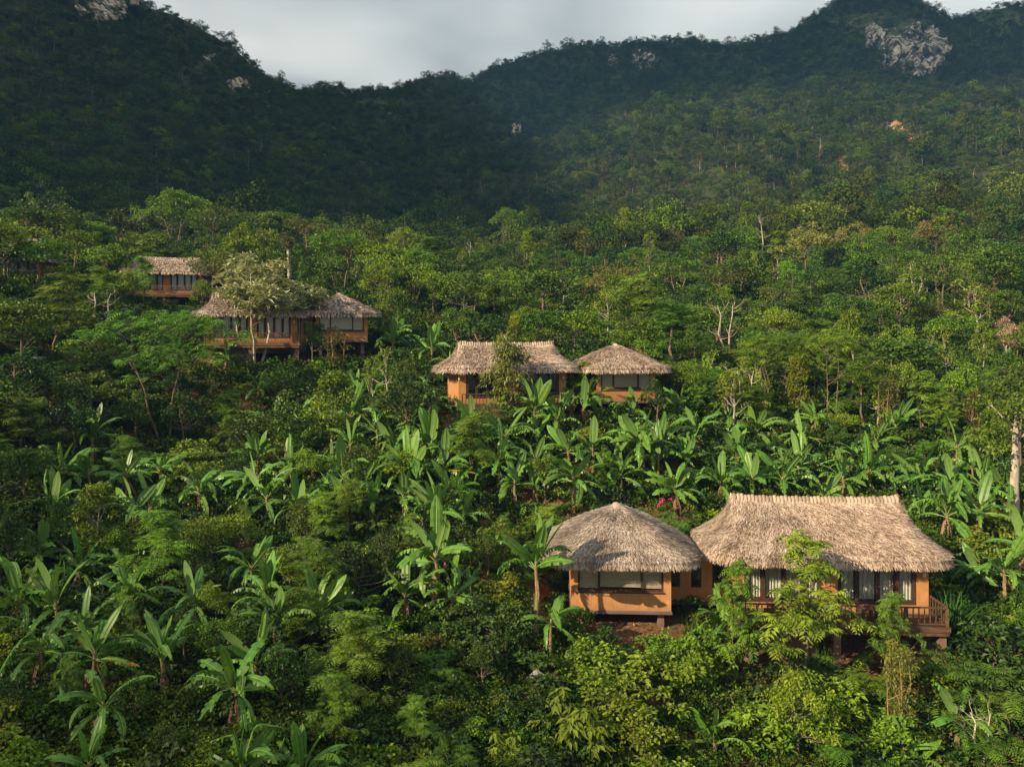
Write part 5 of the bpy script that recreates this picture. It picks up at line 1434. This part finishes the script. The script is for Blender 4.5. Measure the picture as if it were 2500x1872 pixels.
sc = (0.6 + 0.7 * r.rand(n)) * (1 + 0.012 * np.clip(y - 40, 0, 190)); sel = fbm(x / 5, y / 5, 91, 3) + 0.25 * r.normal(size=n)
idx = np.where(sel < -0.22, 2, np.where(sel < 0.02, 0, np.where(sel < 0.16, 1, np.where(sel < 0.28, 4, np.where(sel < 0.38, 3, np.where(sel < 0.46, 5, 6))))))
scatter("undergrowth", "tangled leafy undergrowth covering the near hillside", np.stack([x, y, z - 0.05], 1), np.stack([0.25 * r.normal(size=n), 0.25 * r.normal(size=n), r.rand(n) * 6.28], 1), np.stack([sc, sc, sc * (0.8 + 0.5 * r.rand(n))], 1), idx, UP)

# far forest
def forest_proto(seed, mat, shape, H, n, nper, L, rad, trunk='bark', tr=0.13):
    r = np.random.RandomState(seed); g = G()
    cc = clump_centers(shape, H, r, n)
    leaves_clump(g, r, cc, rad, nper, L, L * 0.7, 0.2, 0.9)
    tube(g, [(0, 0, -1), (0.1, 0, H * 0.4), (0, 0.1, H * 0.75)], [tr, tr * 0.8, tr * 0.3], 5, 1)
    return g.mesh("forest_tree", [M[mat], M[trunk]])
FP = [forest_proto(1, 'forest', 'round', 11, 30, 24, 0.62, 1.35), forest_proto(2, 'forest', 'wide', 9, 32, 24, 0.60, 1.25), forest_proto(3, 'forest', 'umbrella', 11, 30, 24, 0.58, 1.25), forest_proto(4, 'forestl', 'wide', 9, 30, 24, 0.58, 1.2),
      forest_proto(5, 'forestb', 'round', 9, 30, 24, 0.58, 1.2), forest_proto(6, 'forest', 'column', 13, 30, 22, 0.58, 1.2), forest_proto(7, 'forestl', 'umbrella', 10, 28, 24, 0.58, 1.2), forest_proto(8, 'forestb', 'sparse', 10, 12, 12, 0.45, 0.9, 'barkpale', tr=0.14),
      forest_proto(9, 'forest', 'round', 8, 22, 24, 0.55, 1.25), forest_proto(10, 'forestl', 'round', 12, 34, 24, 0.60, 1.3)]
CLIFFS = [(2235, 125, 85, 62, "broad pale limestone cliff below the right-hand peak"), (2135, 95, 30, 34, "narrow limestone face left of the broad right-hand cliff"), (262, 22, 58, 34, "limestone cliff near the top of the left mountain"), (585, 214, 30, 17, "small bright rock face on the left mountain shoulder"),
          (652, 240, 12, 22, "thin rock streak right of the small bright rock face"), (1570, 146, 32, 20, "jagged white rock outcrop under the middle ridge"), (1495, 152, 18, 15, "little white rock outcrop left of the jagged one"), (1262, 318, 14, 14, "isolated pale rock spot on the middle mountainside"), (512, 142, 20, 7, "faint rock ledge high on the left mountain")]
TRACKS = [[(2052, 352), (2050, 370), (2062, 395), (2060, 425), (2052, 450), (2056, 475)], [(2180, 298), (2198, 318), (2216, 330), (2228, 345), (2232, 362)], [(2008, 362), (2000, 358)]]
SCARS = []
for tr in TRACKS:
    for a, b in zip(tr[:-1], tr[1:]):
        for s in np.linspace(0, 1, 5): SCARS.append((a[0] + (b[0] - a[0]) * s, a[1] + (b[1] - a[1]) * s))
SCARS = np.array(SCARS)
r = np.random.RandomState(31)
n = 170000
y = np.sqrt(185 ** 2 + (1060 ** 2 - 185 ** 2) * r.rand(n) ** 1.15); px = r.uniform(-160, 2660, n); x = (px - CX) / F * y
# thin out to an even cover
z = ground(x, y); rdv = np.interp(px, RD_PX, RD); py = HY - F * z / y
keep = (y < rdv + 14)
keep &= ~((clear_mask(px, py + 0) > 0.35) & (y > 180) & (r.rand(n) < 0.94))
for (cx, cy, rx, ry, _l) in CLIFFS:
    keep &= ~((np.abs(px - cx) < rx * 0.92) & (py > cy - ry * 0.95) & (py < cy + ry + 30) & (y > 380) & (np.hypot((px - cx) / rx, (py - cy - 13) / (ry + 20)) < 0.98 + 0.10 * r.normal(size=n)) & (r.rand(n) < 0.90))
dmin = np.full(n, 1e9)
for (sx, sy) in SCARS:
    dmin = np.minimum(dmin, np.hypot(px - sx, np.where(py > sy, (py - sy) * 0.30, (py - sy) * 1.2)))
keep &= dmin > 8
# density: keep one per ~6.2 m cell
cell = {}
order = r.permutation(n); final = []
for i in order:
    if not keep[i]: continue
    sp = 4.2 if y[i] < 420 else 4.3 if y[i] < 640 else 4.8
    kx, ky = int(x[i] // sp), int(y[i] // sp)
    if (kx, ky, sp) in cell: continue
    cell[(kx, ky, sp)] = 1; final.append(i)
final = np.array(final); x, y, z, px, py = x[final], y[final], z[final], px[final], py[final]; n = len(final)
sc = 0.50 + 0.80 * r.rand(n) ** 1.6; sc *= np.where(y < 420, 0.78, 0.80); sc *= np.where(y > np.interp(px, RD_PX, RD) - 25, 0.62 + 0.3 * r.rand(n), 1.0)
sc = np.where(r.rand(n) < 0.07, sc * 1.5, sc)
sel = fbm(x / 60, y / 60, 71, 3) + 0.22 * r.normal(size=n)
hump = (1 - sstep(480, 620, y)) * sstep(1150, 1500, px)
lowc = (1 - sstep(250, 330, y))
sel = sel + 0.10 * hump + 0.04 * lowc - 0.10 * (1 - hump)
base = r.choice([0, 1, 2, 5, 8], n, p=[0.28, 0.24, 0.18, 0.12, 0.18])
idx = np.where(sel > 0.24, r.choice([4, 4, 3, 7], n), np.where(sel > 0.10, r.choice([3, 6, 9, 0], n), base))
idx = np.where(r.rand(n) < 0.03, 7, idx)
rz = r.rand(n) * 6.28
scatter("mountain_forest", "dense forest cloaking the far hill and mountains", np.stack([x, y, z - 0.4], 1), np.stack([0.1 * r.normal(size=n), 0.1 * r.normal(size=n), rz], 1), np.stack([sc * (0.9 + .3 * r.rand(n)), sc * (0.9 + .3 * r.rand(n)), sc * (0.8 + 0.45 * r.rand(n))], 1), idx, FP)
print("forest", n)

g = G(); r = np.random.RandomState(61)
for (sx, sy, sr) in ((6, 42.2, 3.4), (12, 42, 2.6), (19, 42.5, 4.0), (-3, 47, 2.6), (0.5, 47.5, 2.6), (9.5, 54, 2.2)):
    m = 420; lx = sx + sr * r.normal(size=m) * 0.55; ly = sy + sr * r.normal(size=m) * 0.5
    kites(g, np.stack([lx, ly, ground(lx, ly) + 0.03], 1), unit(np.stack([r.normal(size=m), r.normal(size=m), 0.25 * r.normal(size=m)], 1)), unit(np.stack([0.5 * r.normal(size=m), 0.5 * r.normal(size=m), np.ones(m)], 1)), 0.22 * (0.5 + r.rand(m)), 0.10, -0.05, 0.15, r.rand(m) ** 1.5)
o = g.obj("leaf_litter", M['bananadry']); tag(o, "dry leaf litter strewn on the bare soil below the houses", kind='stuff')

# grass tufts on the clearings
def tuft():
    r = np.random.RandomState(8); g = G(); m = 40
    kites(g, np.stack([r.normal(size=m) * .5, r.normal(size=m) * .5, np.zeros(m)], 1), unit(np.stack([r.normal(size=m) * .5, r.normal(size=m) * .5, np.ones(m)], 1)), unit(r.normal(size=(m, 3))), 0.9, 0.16, 0.1, 0.1, r.rand(m))
    return g.mesh("grass_tuft", M['grasst'])
r = np.random.RandomState(33); P_ = []
for (cx, cy, rx, ry) in CLEAR:
    m = 700
    qx = cx + rx * r.uniform(-1.1, 1.1, m); qy = cy + ry * r.uniform(-1.1, 1.1, m)
    yy = np.array([drop(a, b, 0.0) for a, b in zip(qx[:60], qy[:60])]); yy = np.tile(yy, 12)[:m] + r.normal(size=m) * 6; qx = np.tile(qx[:60], 12)[:m]
    xx = (qx - CX) / F * yy + r.normal(size=m) * 5; ok = yy < 1050; P_.append(np.stack([xx, yy, ground(xx, yy)], 1)[ok])
P_ = np.concatenate(P_); m = len(P_); s_ = 0.7 + 0.9 * r.rand(m)
scatter("meadow_grass", "pale grass covering the hilltop clearings", P_, np.stack([0 * s_, 0 * s_, r.rand(m) * 6.28], 1), np.stack([s_, s_, s_], 1), np.zeros(m, int), [tuft()])

# ------------------------------------------------------------------ cliffs, dirt scars, mast
for (cx, cy, rx, ry, lab) in CLIFFS:
    r = np.random.RandomState(int(cx)); nu, nv = (44, 38) if rx > 40 else (26, 22)
    us = np.linspace(-1, 1, nu); vs = np.linspace(-1, 1, nv); cg = np.linspace(-1, 1, 7)
    DG = np.array([[drop(cx + a * rx * 1.15, cy + b * ry * 1.15, 0.0) for a in cg] for b in cg]); DG = np.where(DG > 1090, np.median(DG), DG)
    DI = np.array([np.interp(us, cg, row) for row in np.array([np.interp(vs, cg, DG[:, c]) for c in range(7)]).T])
    Vv = np.zeros((nv, nu, 3))
    for j, v in enumerate(vs):
        for i, u in enumerate(us):
            qx = cx + u * rx * 1.15; qy = cy + v * ry * 1.15
            d = DI[j, i]
            e = math.hypot(u, v * 1.0) + 1.1 * float(fbm(u * 2.2 + cx, v * 1.6, 13, 3)) + 0.9 * float(fbm(u * 8 + cx, v * 2.0, 19, 2))
            up = 1 - float(sstep(0.72, 0.98, e))
            ridge_ = abs(float(fbm(u * rx / 15 + cx, v * ry / 45, 23, 2))) * 2
            # a steep face standing out of the slope, fluted from top to bottom
            sc_ = rx / 60
            Vv[j, i] = P(qx, qy, d) * 1.0 + np.array([0, -1, 0.35]) * (up * (3.0 * sc_ + 7) - 5 + up * 8 * sc_ * (ridge_ - 0.3) + up * 0.3 * r.normal() * sc_)
    g = G(); g.add(Vv.reshape(-1, 3), [[j * nu + i, j * nu + i + 1, (j + 1) * nu + i + 1, (j + 1) * nu + i] for j in range(nv - 1) for i in range(nu - 1)])
    o = g.obj("rock_cliff", M['rock']); tag(o, lab, "cliff", "limestone cliffs on the mountains")

for tr, lab in zip(TRACKS, ("rust-red dirt scar running down the sunlit hill", "second rust-red dirt scar higher on the right", "small bare dirt patch above the long scar")):
    pts = []
    for a, b in zip(tr[:-1], tr[1:]):
        for s in np.linspace(0, 1, 6, endpoint=False): pts.append((a[0] + (b[0] - a[0]) * s, a[1] + (b[1] - a[1]) * s))
    pts.append(tr[-1]); r = np.random.RandomState(len(pts)); Vv = []
    for (qx, qy) in pts:
        d = drop(qx, qy, 0.5); w_ = 1.3 + 1.6 * r.rand(); x = (qx - CX) / F * d
        for k in (-1, -0.3, 0.3, 1):
            xx = x + k * w_ + 0.3 * r.normal(); dd = d + 0.5 * r.normal(); Vv.append((xx, dd, float(ground(xx, dd)) + (0.9 if abs(k) < 1 else 0.1) + 0.15 * r.normal()))
    g = G(); g.add(Vv, [[i * 4 + k, i * 4 + k + 1, i * 4 + k + 5, i * 4 + k + 4] for i in range(len(pts) - 1) for k in range(3)])
    tag(g.obj("dirt_track", M['dirt']), lab, kind='structure')

d = 955; x = (722 - CX) / F * d; z = float(ground(x, d))
root = thing("radio_mast", "thin radio mast on the saddle of the skyline", "mast", (x, d, z - 1))
g = G(); tube(g, [(0, 0, 0), (0, 0, 11), (0, 0, 22)], [0.6, 0.45, 0.3], 6); g.obj("pole", M['mast'], root)
g = G(); box(g, -1.0, 1.0, -0.25, 0.25, 15, 15.8); box(g, -0.8, 0.8, -0.25, 0.25, 18.2, 19); g.obj("antenna", M['mast'], root)

# ------------------------------------------------------------------ haze
def haze():
    m, t, out = newmat("thin_air_haze")
    pv = N(t, "ShaderNodeVolumePrincipled"); pv.inputs["Color"].default_value = (0.18, 0.46, 1.0, 1); pv.inputs["Density"].default_value = 0.00024
    t.links.new(pv.outputs[0], out.inputs["Volume"])
    g = G(); zlo = float(V[:, 2].min()) - 1
    box(g, -1420, 1420, -420, 1380, zlo, 520)
    o = g.obj("haze", m); o['kind'] = 'stuff'; o['label'] = "thin bluish air between the houses and the mountains"
haze()

# ------------------------------------------------------------------ labels: each plant by its look and by what it stands near
def near_phrase(px, py):
    best = min(ANCH, key=lambda a: ((px - a[1]) / 1.25) ** 2 + (py - a[2]) ** 2)
    dx, dy = px - best[1], py - best[2]
    if abs(dx) > abs(dy) * 1.1: w_ = "left of" if dx < 0 else "right of"
    else: w_ = "above" if dy < 0 else "below"
    return f"{w_} {best[0]}"
ORD = ["leftmost", "second from left", "third from left", "fourth from left", "fifth from left", "sixth from left", "seventh from left", "eighth from left", "ninth from left", "tenth from left", "eleventh from left", "twelfth from left"]
byph = {}
for (o, ph, px, py, cat) in THINGS:
    byph.setdefault(ph, []).append((o, px, py, cat))
for ph, lst in byph.items():
    if len(lst) == 1 and len(ph.split()) >= 6:
        lst[0][0]['label'] = ph; continue
    sub = {}
    for it in lst: sub.setdefault(near_phrase(it[1], it[2]), []).append(it)
    for np_, its in sub.items():
        its.sort(key=lambda q: q[1])
        for k, it in enumerate(its):
            it[0]['label'] = f"{ph} {np_}" if len(its) == 1 else f"{ph} {np_}, {ORD[k] if k < len(ORD) else str(k + 1) + 'th from left'}"
    for it in lst:
        it[0]['group'] = {"banana plant": "banana plants on the slope", "tree": "trees on the hillside", "shrub": "shrubs on the hillside"}.get(it[3], it[3] + " on the hillside")
